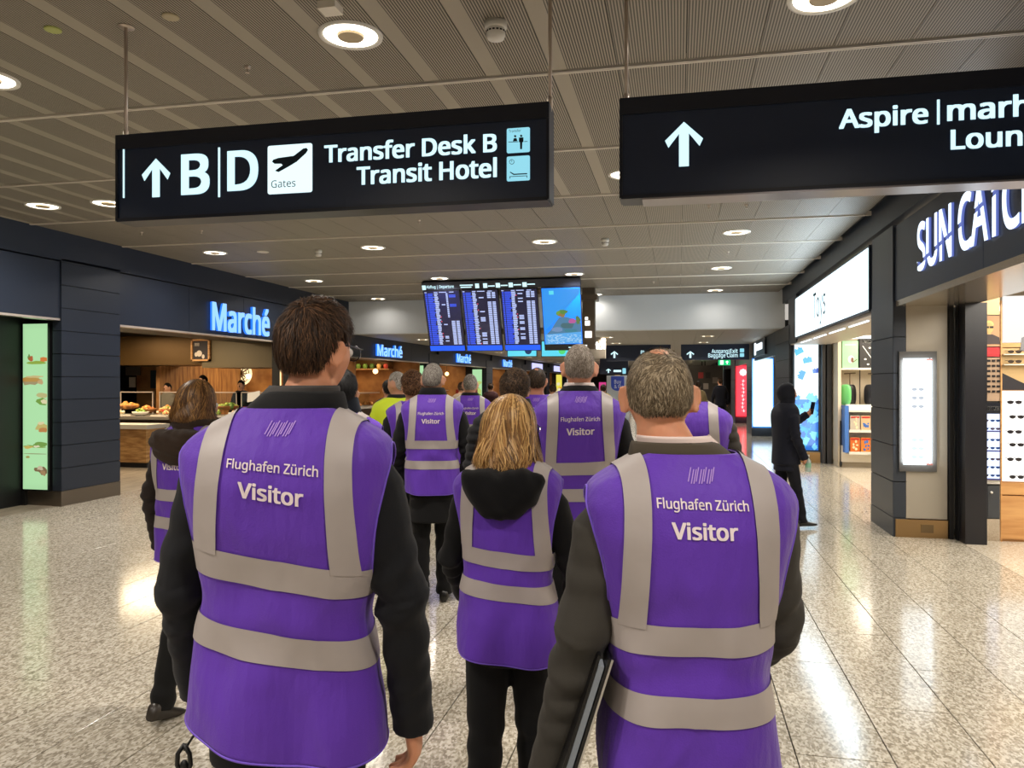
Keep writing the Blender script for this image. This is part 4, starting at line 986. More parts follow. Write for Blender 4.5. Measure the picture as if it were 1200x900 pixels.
for cx, cz, s, a in ((2.42, 2.28, .09, .5), (2.59, 2.10, .085, .2), (2.48, 1.80, .09, 1.2), (2.76, 1.88, .07, .1)): brick(cx, cz, s, [(20, 170, 214), (30, 160, 210), (24, 140, 220), (50, 90, 200)][i], a, i); i += 1
for q in range(46):
    cz = .34+rb.random()*1.02; brick(2.36+rb.random()*.42, cz, rb.uniform(.06, .11), rb.choice([(20, 110, 220), (40, 150, 235), (80, 190, 245), (16, 80, 190), (120, 210, 250), (30, 170, 220)]), rb.uniform(-1, 1.5), i); i += 1
area('poster_light', (2.56, Yq-.12, 1.35), .4, 26, (.45, .78, 1), (math.pi/2, 0, 0), 'RECTANGLE', 2.0)
for x0, x1 in ((2.86, 2.92), (2.95, 3.04)): MB().box(x0, x1, Yq-.15, Yq+.2, 0, 2.42).build('door_frame', mat('grey_door_frame', (62, 62, 66), .4), wr)

# toy shop shelves seen through the opening
Ys = 16.5
M_shelf = mat('cream_shelf', (222, 208, 184), .5)
t = thing('toy_shelf_unit', 'cream shelf unit inside the toy shop with white plinth', 'shelf unit', (3.9, Ys, 0))
MB().box(3.06, 5.0, Ys, Ys+.05, .1, 2.6).build('back_panel', M_shelf, t); MB().box(3.06, 3.12, Ys-.45, Ys, 0, 2.6).build('side_panel', M_shelf, t)
for z in (1.93, 1.16): MB().box(3.12, 5.0, Ys-.45, Ys, z-.035, z).build('shelf', mat('white_shelf', (236, 228, 212), .4), t)
MB().box(3.1, 5.0, Ys-.55, Ys, .1, .42).build('plinth_box', mat('white_shelf', (236, 228, 212)), t); MB().box(3.12, 5.0, Ys-.5, Ys, 0, .1).build('plinth', mat('stone_plinth', (176, 164, 144), .5), t)
MB().box(3.12, 5.0, Ys-.45, Ys-.4, 2.5, 2.56).build('light_strip', G_white, t)
MB().box(3.55, 3.56, Ys-.03, Ys-.001, .9, 2.45).build('wall_slot', M_black, t)
t = thing('toy_box', 'mint green boxed toy set on the top shelf of the toy shop', 'box', (3.3, Ys-.25, 1.93))
MB().box(3.15, 3.44, Ys-.4, Ys-.2, 1.93, 2.46).build('carton', mat('mint_carton', (150, 206, 160), .5), t)
b = MB(); b.ball((3.31, Ys-.402, 2.10), .055, .004, .075); b.box(3.2, 3.4, Ys-.403, Ys-.4, 2.38, 2.39); b.build('carton_print', mat('white_print', (240, 240, 235), .5), t)
b = MB(); b.ball((3.33, Ys-.404, 2.09), .03, .004, .05); b.tube([(3.34, Ys-.404, 2.04), (3.42, Ys-.404, 2.1)], .008, 5); b.build('carton_print', mat('brown_print', (110, 80, 60), .5), t)
t = thing('scooter_box', 'black boxed scooter on top shelf, white lettering MICRO', 'box', (3.7, Ys-.25, 1.93))
MB().box(3.47, 3.98, Ys-.4, Ys-.2, 1.93, 2.50).build('carton', mat('black_carton', (36, 34, 34), .5), t)
b = MB(); text_into(b, 'MICRO', 3.53, 3.93, 2.42, .05, fl_(Ys-.402), bold=.03); b.tube([(3.52, Ys-.402, 2.36), (3.72, Ys-.402, 2.06)], .008, 5)
for q, (x, z) in enumerate(((3.65, 2.32), (3.7, 2.24), (3.57, 2.1), (3.62, 2.0), (3.8, 2.3))): b.ball((x, Ys-.402, z), .022, .003, .016)
b.build('carton_print', mat('white_print', (240, 240, 235)), t)
def suitcase(x, z, col, label):
    t = thing('ride_suitcase', label, 'suitcase', (x, Ys-.3, z)); y = Ys-.3
    m = MB(); Rm = Matrix.Rotation(-.8, 3, 'Z')
    def lz(px, py, pz): v_ = Rm @ Vector((px, py, 0)); return (x+v_.x, y+v_.y, z+pz)
    for nm, y0, y1, mm in (('front_shell', -.12, -.05, mat('shell_%d_%d_%d' % col, col, .3)), ('rear_shell', -.05, .11, mat('black_shell', (26, 26, 28), .4))):
        m = MB(); rings = []
        for yy, s_ in ((y0, .86), (y0+.02, 1), (y1-.02, 1), (y1, .9)):
            rings.append([lz(.115*s_*math.copysign(abs(math.cos(a))**.6, math.cos(a)), yy, .245+.205*s_*math.copysign(abs(math.sin(a))**.6, math.sin(a))) for a in np.linspace(0, 2*math.pi, 21)[:-1]])
        m.loft(rings); m.build(nm, mm, t, True)
    m = MB(); m.tube([lz(0, .05, .44), lz(0, .05, .66)], .012, 6); m.tube([lz(-.12, .05, .66), lz(.12, .05, .67)], .014, 6); m.build('handle', mat('handle_metal', (120, 100, 80), .4, .6), t)
    for s_ in (-1, 1):
        m = MB(); m.tube([lz(.06*s_, .10, .035), lz(.06*s_, .14, .035)], .035, 12); m.build('wheel', M_black, t)
suitcase(3.28, 1.16, (112, 200, 120), 'mint and black children suitcase on the middle shelf'); 
suitcase(3.72, 1.16, (40, 40, 46), 'black children suitcase right of the mint one, partly behind the column')
t = thing('magazine_rack', 'white rack of colourful children magazines with blue printed side', 'rack', (3.6, 15.8, .25))
Yr = 15.75
MB().box(3.13, 3.20, Yr, Yr+.35, .30, 1.20).build('side_panel', mat('blue_print_side', (70, 120, 200), .4), t)
MB().box(3.20, 4.2, Yr+.28, Yr+.33, .30, 1.22).build('back_panel', M_white, t)
for z in (.32, .74): MB().box(3.20, 4.2, Yr-.02, Yr+.28, z-.05, z).build('shelf', M_white, t)
MB().box(3.20, 4.2, Yr+.0, Yr+.28, 1.08, 1.12).build('shelf', M_white, t)
mg = random.Random(3)
for r_, z in enumerate((.32, .74)):
    for q in range(5):
        x = 3.23+q*.19; t = thing('magazine', '%s colourful magazine in the %s row of the white rack' % (['first', 'second', 'third', 'fourth', 'fifth'][q], 'lower' if r_ == 0 else 'upper'), 'magazine', (x+.085, Yr+.05, z), 'magazines in the white rack')
        c = [(216, 110, 40), (226, 130, 50), (200, 70, 40), (214, 150, 60), (120, 60, 40)][q] if r_ == 0 else [(196, 186, 170), (214, 180, 140), (150, 130, 140), (220, 200, 180), (140, 160, 180)][q]
        MB().box(x, x+.17, Yr+.02, Yr+.05, z, z+.27).build('cover', mat('food_%d_%d_%d' % c, c, .4), t)
        b = MB()
        for _ in range(6): px = x+mg.uniform(.03, .14); pz = z+mg.uniform(.04, .22); b.ball((px, Yr+.018, pz), mg.uniform(.012, .03), .003, mg.uniform(.015, .035), 7, 4)
        b.build('cover_print', mat('food_blue', (60, 110, 190), .4) if q % 2 else mat('food_cream', (240, 220, 180), .4), t)
        MB().box(x+.01, x+.16, Yr+.017, Yr+.02, z+.225, z+.255).build('cover_print', mat('food_red', (190, 40, 40), .4), t)
# folded scooter on the floor by rack
t = thing('kick_scooter', 'folded black scooter standing at left end of the shelf', 'scooter', (3.08, 15.9, .0))
b = MB(); b.tube([(3.09, 15.95, .08), (3.1, 16.0, .9)], .012, 6); b.build('pole', M_black, t)
for z in (.06,): b = MB(); b.tube([(3.075, 15.93, z), (3.105, 15.93, z)], .055, 12); b.build('wheel', M_black, t)
area('toy_shop_lamp', (4.0, 14.5, 2.7), 1.5, 130*SHOP_W, (1, .90, .74), shape='RECTANGLE', sy=3)
area('toy_shop_lamp', (3.9, 11.5, 2.7), 1.5, 70*SHOP_W, (1, .92, .80), shape='RECTANGLE', sy=3)

# sunglasses shop interior at Y ~8.85
YG = 8.85
def gx(u): return xat(u, YG)
def gz(u, v): return zat(u, v, YG)
M_grey = mat('slate_cabinet', (62, 66, 72), .4); M_mir = mat('mirror_post', (214, 206, 196), .06, 1.0)
t = thing('display_tower', 'slim mirrored tower of sunglasses with slate cabinet at the base', 'display tower', (gx(1158), YG+.15, 0))
x0, x1 = gx(1144), gx(1171.5)
MB().box(x0, x1, YG+.02, YG+.35, 0, 2.45).build('core', M_grey, t)
MB().box(gx(1136), gx(1143), YG, YG+.3, 0, 2.5).build('mirror_post', M_mir, t)
MB().box(x1, x1+.018, YG, YG+.3, 0, 2.45).build('side_post', M_mir, t)
zz = lambda v: gz(1158, v)
MB().box(x0, x1, YG, YG+.02, 0, zz(608)).build('mirror_base', M_mir, t)
for a, c in ((x0, (x0+x1)/2-.002), ((x0+x1)/2+.002, x1)):
    d_ = MB().box(a, c, YG, YG+.02, zz(607), zz(569)).build('door', M_grey, t)
for u in (1153.5, 1161.5): MB().ball((gx(u), YG-.01, zz(577)), .014, .012, .014).build('knob', M_white, t, True)
MB().box(x0, x1, YG-.005, YG+.02, zz(567), zz(562)).build('counter_edge', M_white, t)
MB().box(x0, x1, YG+.005, YG+.02, zz(562), zz(485)).build('lit_face', glow('blue_white_case', (214, 226, 255), 1.6), t)
for v in (506, 529, 562): MB().box(x0, x1, YG-.03, YG+.005, zz(v), zz(v-1.5)).build('shelf', mat('indigo_shelf', (60, 60, 130), .3), t)
b = MB().box(x0, x1, YG-.02, YG+.02, zz(484), zz(472)); b.build('name_band', mat('black_band', (22, 26, 36), .3), t)
b = MB(); text_into(b, 'MICHAEL KORS', -(x1-.01), -(x0+.01), zz(480.5), .038, lambda s_, z, d: (-s_, YG-.022, z), bold=.02); b.build('lettering', mat('white_print', (240, 240, 235)), t)
MB().box(x0, x1, YG+.0, YG+.02, zz(470), zz(419)).build('rack_panel', mat('warm_grey_panel', (176, 150, 126), .3), t)
b = MB()
for q in range(5):
    for r_ in range(7): b.box(x0+.012+q*.045, x0+.042+q*.045, YG-.008, YG, zz(424+r_*6), zz(421.5+r_*6))
b.build('rack_print', mat('glasses_frame', (30, 28, 30)), t, kind='stuff')
MB().box(x0, x1, YG-.004, YG+.02, zz(418), zz(407)).build('red_band', mat('red_band', (190, 40, 48), .4), t)
MB().box(x0, x1, YG-.002, YG+.02, zz(406), zz(370)).build('portrait_poster', mat('portrait_bg', (196, 150, 110), .5), t)
def portrait(par, cx, cz, s, Y, skin, hair, shirt):
    b = MB(); b.ball((cx, Y-.003, cz), .055*s, .004, .075*s); b.box(cx-.02*s, cx+.02*s, Y-.004, Y-.001, cz-.12*s, cz-.05*s); b.build('portrait_print', skin, par)
    b = MB(); b.ball((cx-.005*s, Y-.002, cz+.04*s), .06*s, .003, .055*s); b.build('portrait_print', hair, par)
    b = MB(); b.prism([(cx-.13*s, cz-.22*s), (cx+.13*s, cz-.22*s), (cx+.12*s, cz-.13*s), (cx+.04*s, cz-.09*s), (cx-.04*s, cz-.09*s), (cx-.12*s, cz-.13*s)], lambda p: (p[0], Y, p[1]), lambda p: (p[0], Y-.0045, p[1])); b.build('portrait_print', shirt, par)
    b = MB(); b.box(cx-.05*s, cx-.006*s, Y-.009, Y-.006, cz-.008*s, cz+.018*s); b.box(cx+.006*s, cx+.05*s, Y-.009, Y-.006, cz-.008*s, cz+.018*s); b.box(cx-.01*s, cx+.01*s, Y-.009, Y-.006, cz+.008*s, cz+.014*s); b.build('portrait_print', M_black, par)
portrait(t, (x0+x1)/2+.01, zz(384), .78, YG-.002, mat('portrait_skin', (224, 184, 120), .6), mat('portrait_hair', (236, 214, 130), .6), mat('portrait_shirt', (70, 60, 60), .6))
MB().box(x0, x1, YG, YG+.02, zz(369), zz(347)).build('top_panel', mat('gold_slats', (206, 176, 128), .3, .3), t)
sgc = 0
for v in (492.5, 502, 515, 524.5, 537.5, 547, 556.5):
    for j, fx in enumerate((.27, .76)):
        sunglasses(x0+(x1-x0)*fx, YG-.03, zz(v), (40, 70, 130) if (sgc % 3) else (70, 60, 80), '%s pair of sunglasses in row %s of the lit slim tower' % (['left', 'right'][j], ['one', 'two', 'three', 'four', 'five', 'six', 'seven'][sgc//2]), 'sunglasses in the slim tower', .10); sgc += 1
t = thing('display_cabinet', 'honey wood sunglasses cabinet with white lit wall at right edge', 'display cabinet', (3.7, YG+.2, 0))
M_honey = mat('honey_wood', (205, 152, 94), .45); noise_color(M_honey, (192, 138, 82), (214, 164, 106), 2, (1, 1, 8))
cx0, cx1 = gx(1174), 4.3
zc = lambda v: gz(1180, v)
MB().box(cx0, cx1, YG+.03, YG+.4, 0, 2.5).build('carcass', M_honey, t)
MB().box(cx0, cx1, YG, YG+.03, .03, zc(581)).build('drawer', M_honey, t); MB().box(cx0, cx1, YG, YG+.03, zc(579.5), zc(566)).build('drawer', M_honey, t)
MB().box(cx0, cx1, YG+.0, YG+.03, zc(564), zc(458)).build('lit_face', glow('white_case', (255, 252, 246), 1.5), t)
MB().box(cx0, cx1, YG+.0, YG+.03, zc(457), zc(408)).build('shelf_back', mat('gold_slats', (206, 176, 128)), t)
b = MB(); b.prism([(cx0, zc(457)), (cx1, zc(457)), (cx1, zc(455)), (cx0+.25, zc(452)), (cx0, zc(437))], lambda p: (p[0], YG-.004, p[1]), lambda p: (p[0], YG, p[1])); b.build('dark_wedge', mat('dark_wedge', (40, 38, 44), .4), t)
for v in (416, 428): MB().box(cx0, cx1, YG-.06, YG, zc(v), zc(v-1)).build('shelf', M_white, t)
MB().box(cx0, cx1, YG-.01, YG+.03, zc(407), zc(402)).build('trim_rail', M_honey, t)
MB().box(cx0+.015, cx1, YG-.004, YG+.03, zc(401.5), zc(347)).build('portrait_poster', glow('white_poster', (246, 244, 240), 1.0), t)
portrait(t, cx0+.36, zc(374), 1.5, YG-.008, mat('portrait_pale', (205, 200, 196), .6), mat('portrait_dark', (40, 38, 38), .6), mat('portrait_shirt2', (120, 120, 124), .6))
MB().box(gx(1172.2), cx0, YG-.01, YG+.3, 0, 2.45).build('side_post', M_honey, t)
for q, v in enumerate((471, 488, 505.5, 520.5, 537.5, 558)):
    for j in range(4): sunglasses(cx0+.105+.205*j+(.02 if q % 2 else 0), YG-.03, zc(v), (46, 44, 48), 'pair of sunglasses on the white lit wall, %s row, %s from the left' % (['top', 'second', 'third', 'fourth', 'fifth', 'bottom'][q], ['first', 'second', 'third', 'fourth'][j]), 'sunglasses on the white lit wall', .15)
for q, v in enumerate((413.5, 425)):
    for j in range(4): sunglasses(cx0+.1+.2*j, YG-.05, zc(v)+.012, (120, 84, 30) if j % 2 else (70, 60, 54), 'pair of sunglasses on the %s gold shelf, %s from the left' % (['upper', 'lower'][q], ['first', 'second', 'third', 'fourth'][j]), 'sunglasses on the gold shelves', .14)
area('sun_shop_lamp', (3.9, 7.4, 2.7), 1.2, 100*SHOP_W, (1, .92, .80), shape='RECTANGLE', sy=2)
area('sun_shop_lamp', (4.0, 4.4, 2.7), 1.2, 100*SHOP_W, (1, .94, .84), shape='RECTANGLE', sy=3)

# farther right: cool white lit poster at Y 24.6, red one at Y 32.3
t = lit_box('light_box', 'blank cool white lit poster with cyan edge left of the headscarf wearer', 2.25, 2.82, .3, 2.36, 24.6, glow('cyan_white_poster', (214, 246, 255), 1.9), frame=mat('azure_case', (40, 110, 190), .3, emit=(30, 110, 210), es=.7))
MB().box(2.2, 2.86, 24.5, 24.7, 0, .26).build('plinth', M_clad2, t)
b = MB()
for x in (2.4, 2.5, 2.56, 2.7): b.box(x, x+.03, 24.545, 24.55, .88, .90)
b.build('poster_print', mat('grey_print', (120, 130, 140)), t)
area('poster_light', (2.5, 24.4, 1.35), .5, 40, (.8, .95, 1), (math.pi/2, 0, 0), 'RECTANGLE', 2.0)
t = thing('letter_sign', 'small white glowing shop name above the cool white poster', 'lettering sign', (XR, 23, 2.45)); MB().box(XR-.02, XR+.04, 21.2, 24.3, 2.40, 2.84).build('backing_panel', M_headr, t)
for y0_, y1_, z0_, z1_ in ((23.5, 23.8, 2.45, 2.80), (21.8, 23.3, 2.56, 2.74)):
    MB().box(XR-.04, XR-.02, y0_, y1_, z0_, z1_).build('lit_mark', G_whitec, t)
t = lit_box('light_box', 'tall red glowing poster with white vertical print, far right side', 2.29, 2.84, .27, 2.34, 32.3, glow('poster_red', (240, 44, 60), 1.2), frame=mat('dark_red_case', (90, 20, 26), .4))
b = MB(); m_ = glow('poster_red_white', (255, 224, 224), 1.3)
for q in range(8):
    a = q*math.pi/4; b.ball((2.565+.1*math.cos(a), 32.246, 2.05+.1*math.sin(a)), .05, .003, .05, 8, 4)
b.ball((2.565, 32.244, 2.05), .1, .004, .1, 10, 5); b.build('blossom_print', m_, t)
vr = random.Random(6); m = MB()
for q in range(9):
    z = 1.72-q*.15; c = vr.uniform(-.02, .02)
    m.tube([(2.565-.07+c, 32.245, z), (2.565+vr.uniform(-.03, .03), 32.245, z-.05), (2.565+.07+c, 32.245, z+vr.uniform(-.02, .02))], .018, 5, flat=.3)
    m.tube([(2.565+c, 32.244, z+.04), (2.565+c+vr.uniform(-.04, .04), 32.244, z-.07)], .02, 5, flat=.3)
m.build('printed_strokes', m_, t, kind='stuff')
MB().box(2.29, 2.84, 32.28, 32.34, 2.40, 2.60).build('top_panel', glow('pink_top', (230, 120, 120), .9), t)
MB().box(2.25, 2.88, 32.2, 32.4, 0, .24).build('plinth', M_clad2, t)
area('poster_light', (2.56, 32.1, 1.3), .5, 46, (1, .12, .16), (math.pi/2, 0, 0), 'RECTANGLE', 2.0)
# the shop next door and lit clutter in the far distance
MB().box(XR+.9, XR+1.0, 17, 24.5, 0, 2.3).build('dark_shop_glass', mat('dark_glass_front', (44, 46, 52), .15), wr)
fw = random.Random(9)
farl = []
for i in range(14):
    Y = 40+fw.uniform(0, 20); x = -6.5+i*.62; x = min(x, 2.0); c = fw.choice([(220, 60, 140), (40, 200, 120), (240, 230, 210), (80, 120, 220), (250, 200, 120), (150, 220, 230)])
    wz = fw.uniform(.35, .52); z0 = fw.uniform(.9, 1.9)
    t = thing('far_lit_sign', 'tiny %s lit panel at the far end of the hall' % {220: 'pink', 40: 'green', 240: 'cream', 80: 'blue', 250: 'amber', 150: 'cyan'}[c[0]], 'lit sign', (x, Y, 0), 'tiny lit panels at the far end'); farl.append((x/Y, t))
    MB().box(x, x+wz, Y, Y+.06, z0, z0+fw.uniform(.25, .6)).build('lit_face', glow('far_%d_%d_%d' % c, c, .9), t)
    MB().box(x-.05, x+wz+.05, Y+.07, Y+.5, 0, z0+.1).build('kiosk_body', mat('kiosk_grey', (84, 80, 76), .5), t)
for key in sorted({q[1]['label'] for q in farl}):
    grp = [q[1] for q in sorted(farl, key=lambda q: q[0]) if q[1]['label'] == key]
    if len(grp) > 1:
        for n_, o_ in enumerate(grp): o_['label'] = key.replace('at the far end of the hall', 'at the far end, '+['leftmost', 'second', 'third', 'fourth', 'fifth'][n_]+' of its colour')
t = thing('glass_kiosk', 'far dark metal kiosk wall with red notices below green exit sign', 'kiosk', (1.4, 40, 0))
MB().box(.5, 2.2, 40, 40.2, 0, 2.5).build('wall_panel', mat('kiosk_metal', (92, 86, 80), .4, .4), t)
for x, z, c in ((1.0, 1.85, (190, 70, 70)), (1.35, 1.85, (60, 56, 54)), (.9, 1.4, (60, 56, 54)), (1.25, 1.3, (190, 180, 170)), (1.7, 1.6, (150, 140, 130))):
    MB().box(x, x+.25, 39.97, 40, z, z+.3).build('notice', mat('food_%d_%d_%d' % c, c), t)
# ================================================================= PEOPLE
PZ = [.80, .84, .92, 1.0, 1.10, 1.2, 1.3, 1.40, 1.46, 1.50, 1.525, 1.55, 1.57]
PA = [.184, .184, .182, .177, .173, .179, .198, .218, .226, .210, .172, .120, .088]
PB = [.148, .148, .144, .138, .132, .134, .140, .136, .124, .108, .096, .084, .074]
PC = [0, 0, 0, 0, -.002, -.006, -.010, -.012, -.010, -.006, 0, .004, .008]
zs_ = np.linspace(.80, 1.57, 300)
def smooth(a, n=11):
    p = np.pad(a, n//2, mode='edge'); return np.convolve(p, np.ones(n)/n, mode='valid')
TA, TBk, TC_ = (smooth(np.interp(zs_, PZ, q)) for q in (PA, PB, PC))
NE = 2.6
class Torso:
    def __init__(s, k, w=1.0, dep=1.0, seed=0, fold=1.0, grow=0.0, skew=0.0, flare=0.0, gap=0.0):
        s.gap = gap
        s.k, s.w, s.dep, s.seed, s.f, s.g, s.skew, s.flare = k, w, dep, seed, fold, grow, skew, flare
    def abc(s, z):
        fl_2 = s.flare*np.clip((1.12-z)/.3, 0, 1)
        return np.interp(z, zs_, TA)*s.w+s.g+fl_2, np.interp(z, zs_, TBk)*s.dep+s.g+fl_2*.7, np.interp(z, zs_, TC_)
    def base(s, th, z):
        a, b, c = s.abc(z); ct, st = np.cos(th), np.sin(th)
        x = a*np.sign(ct)*np.abs(ct)**(2/NE); y = c+b*np.sign(st)*np.abs(st)**(2/NE)
        return np.stack([x, y, z + 0*x], -1)
    def surf(s, th, z, off=0.0):
        th = np.asarray(th, float); z = np.asarray(z, float); e = 1e-3
        P0 = s.base(th, z); dt = s.base(th+e, z)-s.base(th-e, z); dz = s.base(th, z+e)-s.base(th, z-e)
        n = np.cross(dt, dz); n /= (np.linalg.norm(n, axis=-1, keepdims=True)+1e-12)
        x, y, zz = P0[..., 0], P0[..., 1], P0[..., 2]; q = s.seed
        low = np.clip((1.45-zz)/.5, 0, 1)
        cr = lambda p: 1-2*np.abs(np.sin(p))**.7
        f = .0055*low*np.sin(17*x+9*y+3.0*zz+q)+.0055*low*np.sin(31*x-13*y-5*zz+2*q+1.5*np.sin(6*zz+q))*np.clip((1.3-zz)/.3, .25, 1)+.0045*low*cr(9*x+4*y-2.2*zz+q*.7+.8*np.sin(5*zz+q))+.0035*low*cr(14*x-11*zz*np.sign(x)+q)*np.clip(1-np.abs(zz-1.25)/.25, 0, 1)+.0035*np.sin(11*zz+7*x*np.sign(x)+q*1.7)*low+.0016*np.sin(52*x+23*zz+q*3)*low
        f = f+.003*np.sin(38*(zz+.5*np.abs(x))+q)*np.clip(1-np.abs(zz-1.12)/.15, 0, 1)
        f = f*1.5+s.gap*low
        R = P0 + n*(f*s.f+off)[..., None]
        R[..., 2] += s.skew*R[..., 0]*np.clip((1.5-zz)/.2, 0, 1)
        return R*s.k
    def th_of(s, x, z, back=True):
        a, _, _ = s.abc(z); r = np.clip(np.abs(x)/a, 0, 1)**(NE/2)
        c = np.sign(x)*r; st = np.sqrt(np.maximum(0, 1-c*c)); st = -st if back else st
        return np.arctan2(st, c)
    def pt(s, x, z, off, back=True): return s.surf(s.th_of(np.asarray(x, float), np.asarray(z, float), back), z, off)

def fabric(name, c, rough=.85, bump=.25, scale=260): 
    if name in MATS: return MATS[name]
    return mat(name, c, rough, bump=(scale, bump, .001), sheen=.06, spec=.25)
M_vest = mat('purple_mesh_fabric', (96, 52, 176), .62, sheen=.12, spec=.3)
def _vest():
    m = M_vest; tc = N(m, 'ShaderNodeTexCoord'); w = N(m, 'ShaderNodeTexVoronoi'); w.inputs['Scale'].default_value = 260
    bp = N(m, 'ShaderNodeBump'); bp.inputs['Strength'].default_value = .35; bp.inputs['Distance'].default_value = .001
    L(m, tc.outputs['Object'], w.inputs['Vector'])
    n = N(m, 'ShaderNodeTexNoise'); n.inputs['Scale'].default_value = 7; n.inputs['Detail'].default_value = 3
    mp = N(m, 'ShaderNodeMapping'); mp.inputs['Scale'].default_value = (1.6, 1.6, .55); L(m, tc.outputs['Object'], mp.inputs[0]); L(m, mp.outputs[0], n.inputs['Vector'])
    bp2 = N(m, 'ShaderNodeBump'); bp2.inputs['Strength'].default_value = .9; bp2.inputs['Distance'].default_value = .02
    L(m, n.outputs['Fac'], bp2.inputs['Height']); L(m, w.outputs['Distance'], bp.inputs['Height']); L(m, bp2.outputs[0], bp.inputs['Normal'])
    L(m, bp.outputs[0], m.node_tree.nodes['Principled BSDF'].inputs['Normal'])
_vest()
M_pipe = mat('violet_piping', (112, 78, 200), .6)
M_refl = mat('reflective_tape', (170, 161, 158), .5, .0, bump=(9, .35, .01))
M_print = mat('white_vest_print', (238, 222, 226), .6)
M_print2 = mat('faint_vest_print', (176, 140, 214), .7)
SKIN = {}
def skin(c):
    if c not in SKIN: SKIN[c] = mat('skin_%d' % c[0], c, .5, sss=.12, spec=.35, bump=(90, .12, .001))
    return SKIN[c]

ico = {}
def icos(n):
    if n not in ico:
        bm = bmesh.new(); bmesh.ops.create_icosphere(bm, subdivisions=n, radius=1)
        ico[n] = (np.array([v.co[:] for v in bm.verts]), [tuple(v.index for v in f.verts) for f in bm.faces]); bm.free()
    return ico[n]
def head_shape(d):
    x, y, z = .077*d[:, 0], .098*d[:, 1], .118*d[:, 2]
    dz = d[:, 2]; t = np.clip(-dz, 0, 1)
    x = x*(1-.24*t**1.5); y = np.where(d[:, 1] < 0, y*(1-.30*t**1.2), y)
    x = x*(1+.05*np.clip(dz, 0, 1)*(1-dz)); y = y-.008*(1-dz**2)
    f = np.clip(d[:, 1]*3, 0, 1)
    g = lambda v, c, s: np.exp(-((v-c)/s)**2)
    y = y + f*(.024*g(x, 0, .011)*np.where(z < -.03, g(z, -.03, .010), g(z, -.03, .034)) - .010*g(np.abs(x), .032, .015)*g(z, .004, .013)
        + .005*g(z, .026, .010)*g(x, 0, .05) + .006*g(x, 0, .022)*g(z, -.066, .007) - .004*g(x, 0, .024)*g(z, -.074, .004) + .005*g(x, 0, .02)*g(z, -.080, .006) + .010*g(x, 0, .022)*g(z, -.108, .014))
    x = x + np.sign(x)*.004*g(z, -.02, .02)*f
    return np.stack([x, y, z], -1)
def nz(v, q=0):
    x, y, z = v[:, 0], v[:, 1], v[:, 2]
    return (np.sin(61*x+23*z+q)+np.sin(47*y-31*x+2*q)+np.sin(53*z+37*y+3*q)+np.sin(113*x+71*y+q)*.6)/3.6
def sstep(t): t = np.clip(t, 0, 1); return t*t*(3-2*t)

def voxel(mb, size, name, mats, parent, iters=2, disp=None, adapt=0):
    me = bpy.data.meshes.new('tmp'); me.from_pydata(mb.v, [], mb.f)
    o = bpy.data.objects.new('tmp', me); C.objects.link(o)
    r = o.modifiers.new('r', 'REMESH'); r.mode = 'VOXEL'; r.voxel_size = size; r.use_smooth_shade = True
    if iters: s = o.modifiers.new('s', 'SMOOTH'); s.iterations = iters; s.factor = .5
    dg = bpy.context.evaluated_depsgraph_get(); out = bpy.data.meshes.new_from_object(o.evaluated_get(dg))
    bpy.data.objects.remove(o); bpy.data.meshes.remove(me)
    if disp is not None:
        n = len(out.vertices); co = np.empty(n*3); out.vertices.foreach_get('co', co); co = co.reshape(-1, 3)
        nn = np.empty(n*3); out.vertices.foreach_get('normal', nn); nn = nn.reshape(-1, 3)
        co = co+nn*disp(co)[:, None]; out.vertices.foreach_set('co', co.ravel()); out.update()
    out.name = name; out.materials.clear()
    for m in (mats if isinstance(mats, (list, tuple)) else [mats]): out.materials.append(m)
    return link(name, out, parent)

def hand(mb, w, dirn, side, thumb, curl=.5, s=1.0):
    """palm and five separate fingers; w wrist point, dirn pointing down the hand, side = +1 right / -1 left, thumb = direction the thumb edge faces"""
    w = Vector(w); d = Vector(dirn).normalized(); t = Vector(thumb); t = (t-d*t.dot(d)).normalized(); n = d.cross(t).normalized()*side  # n = palm side direction
    # make n point to the body (palm inward)
    def ringat(c, a, b, m=10): return [c + t*a*math.cos(2*math.pi*k/m) + n*b*math.sin(2*math.pi*k/m) for k in range(m)]
    mb.loft([ringat(w-d*.03*s, .026*s, .020*s), ringat(w+d*.01*s, .030*s, .019*s), ringat(w+d*.045*s, .040*s, .018*s), ringat(w+d*.085*s, .042*s, .015*s), ringat(w+d*.096*s, .038*s, .011*s)])
    for i, (o, ln) in enumerate(((.030, .072), (.010, .082), (-.011, .076), (-.031, .060))):
        p = w+d*.085*s+t*o*s; q = [p, ]; ang = .15; st = ln*s/3
        for j in range(3):
            ang += curl*(.5+.25*i*.3+.25*j); dd = d*math.cos(ang)+n*math.sin(ang)+t*o*.9
            q.append(q[-1]+dd.normalized()*st*(1.15 if j == 0 else .95))
        mb.tube(q, [.0098*s, .0092*s, .0086*s, .0068*s], 8)
    p = w+d*.025*s+t*.026*s; q = [p, p+(d*.6+t*.8+n*.25).normalized()*.036*s, p+(d*.6+t*.8+n*.25).normalized()*.036*s+(d*.85+t*.3+n*.45).normalized()*.03*s, p+(d*.6+t*.8+n*.25).normalized()*.036*s+(d*.85+t*.3+n*.45).normalized()*.03*s+(d*.9+t*.1+n*.5).normalized()*.024*s]
    mb.tube(q, [.0135*s, .0115*s, .0105*s, .0078*s], 8)

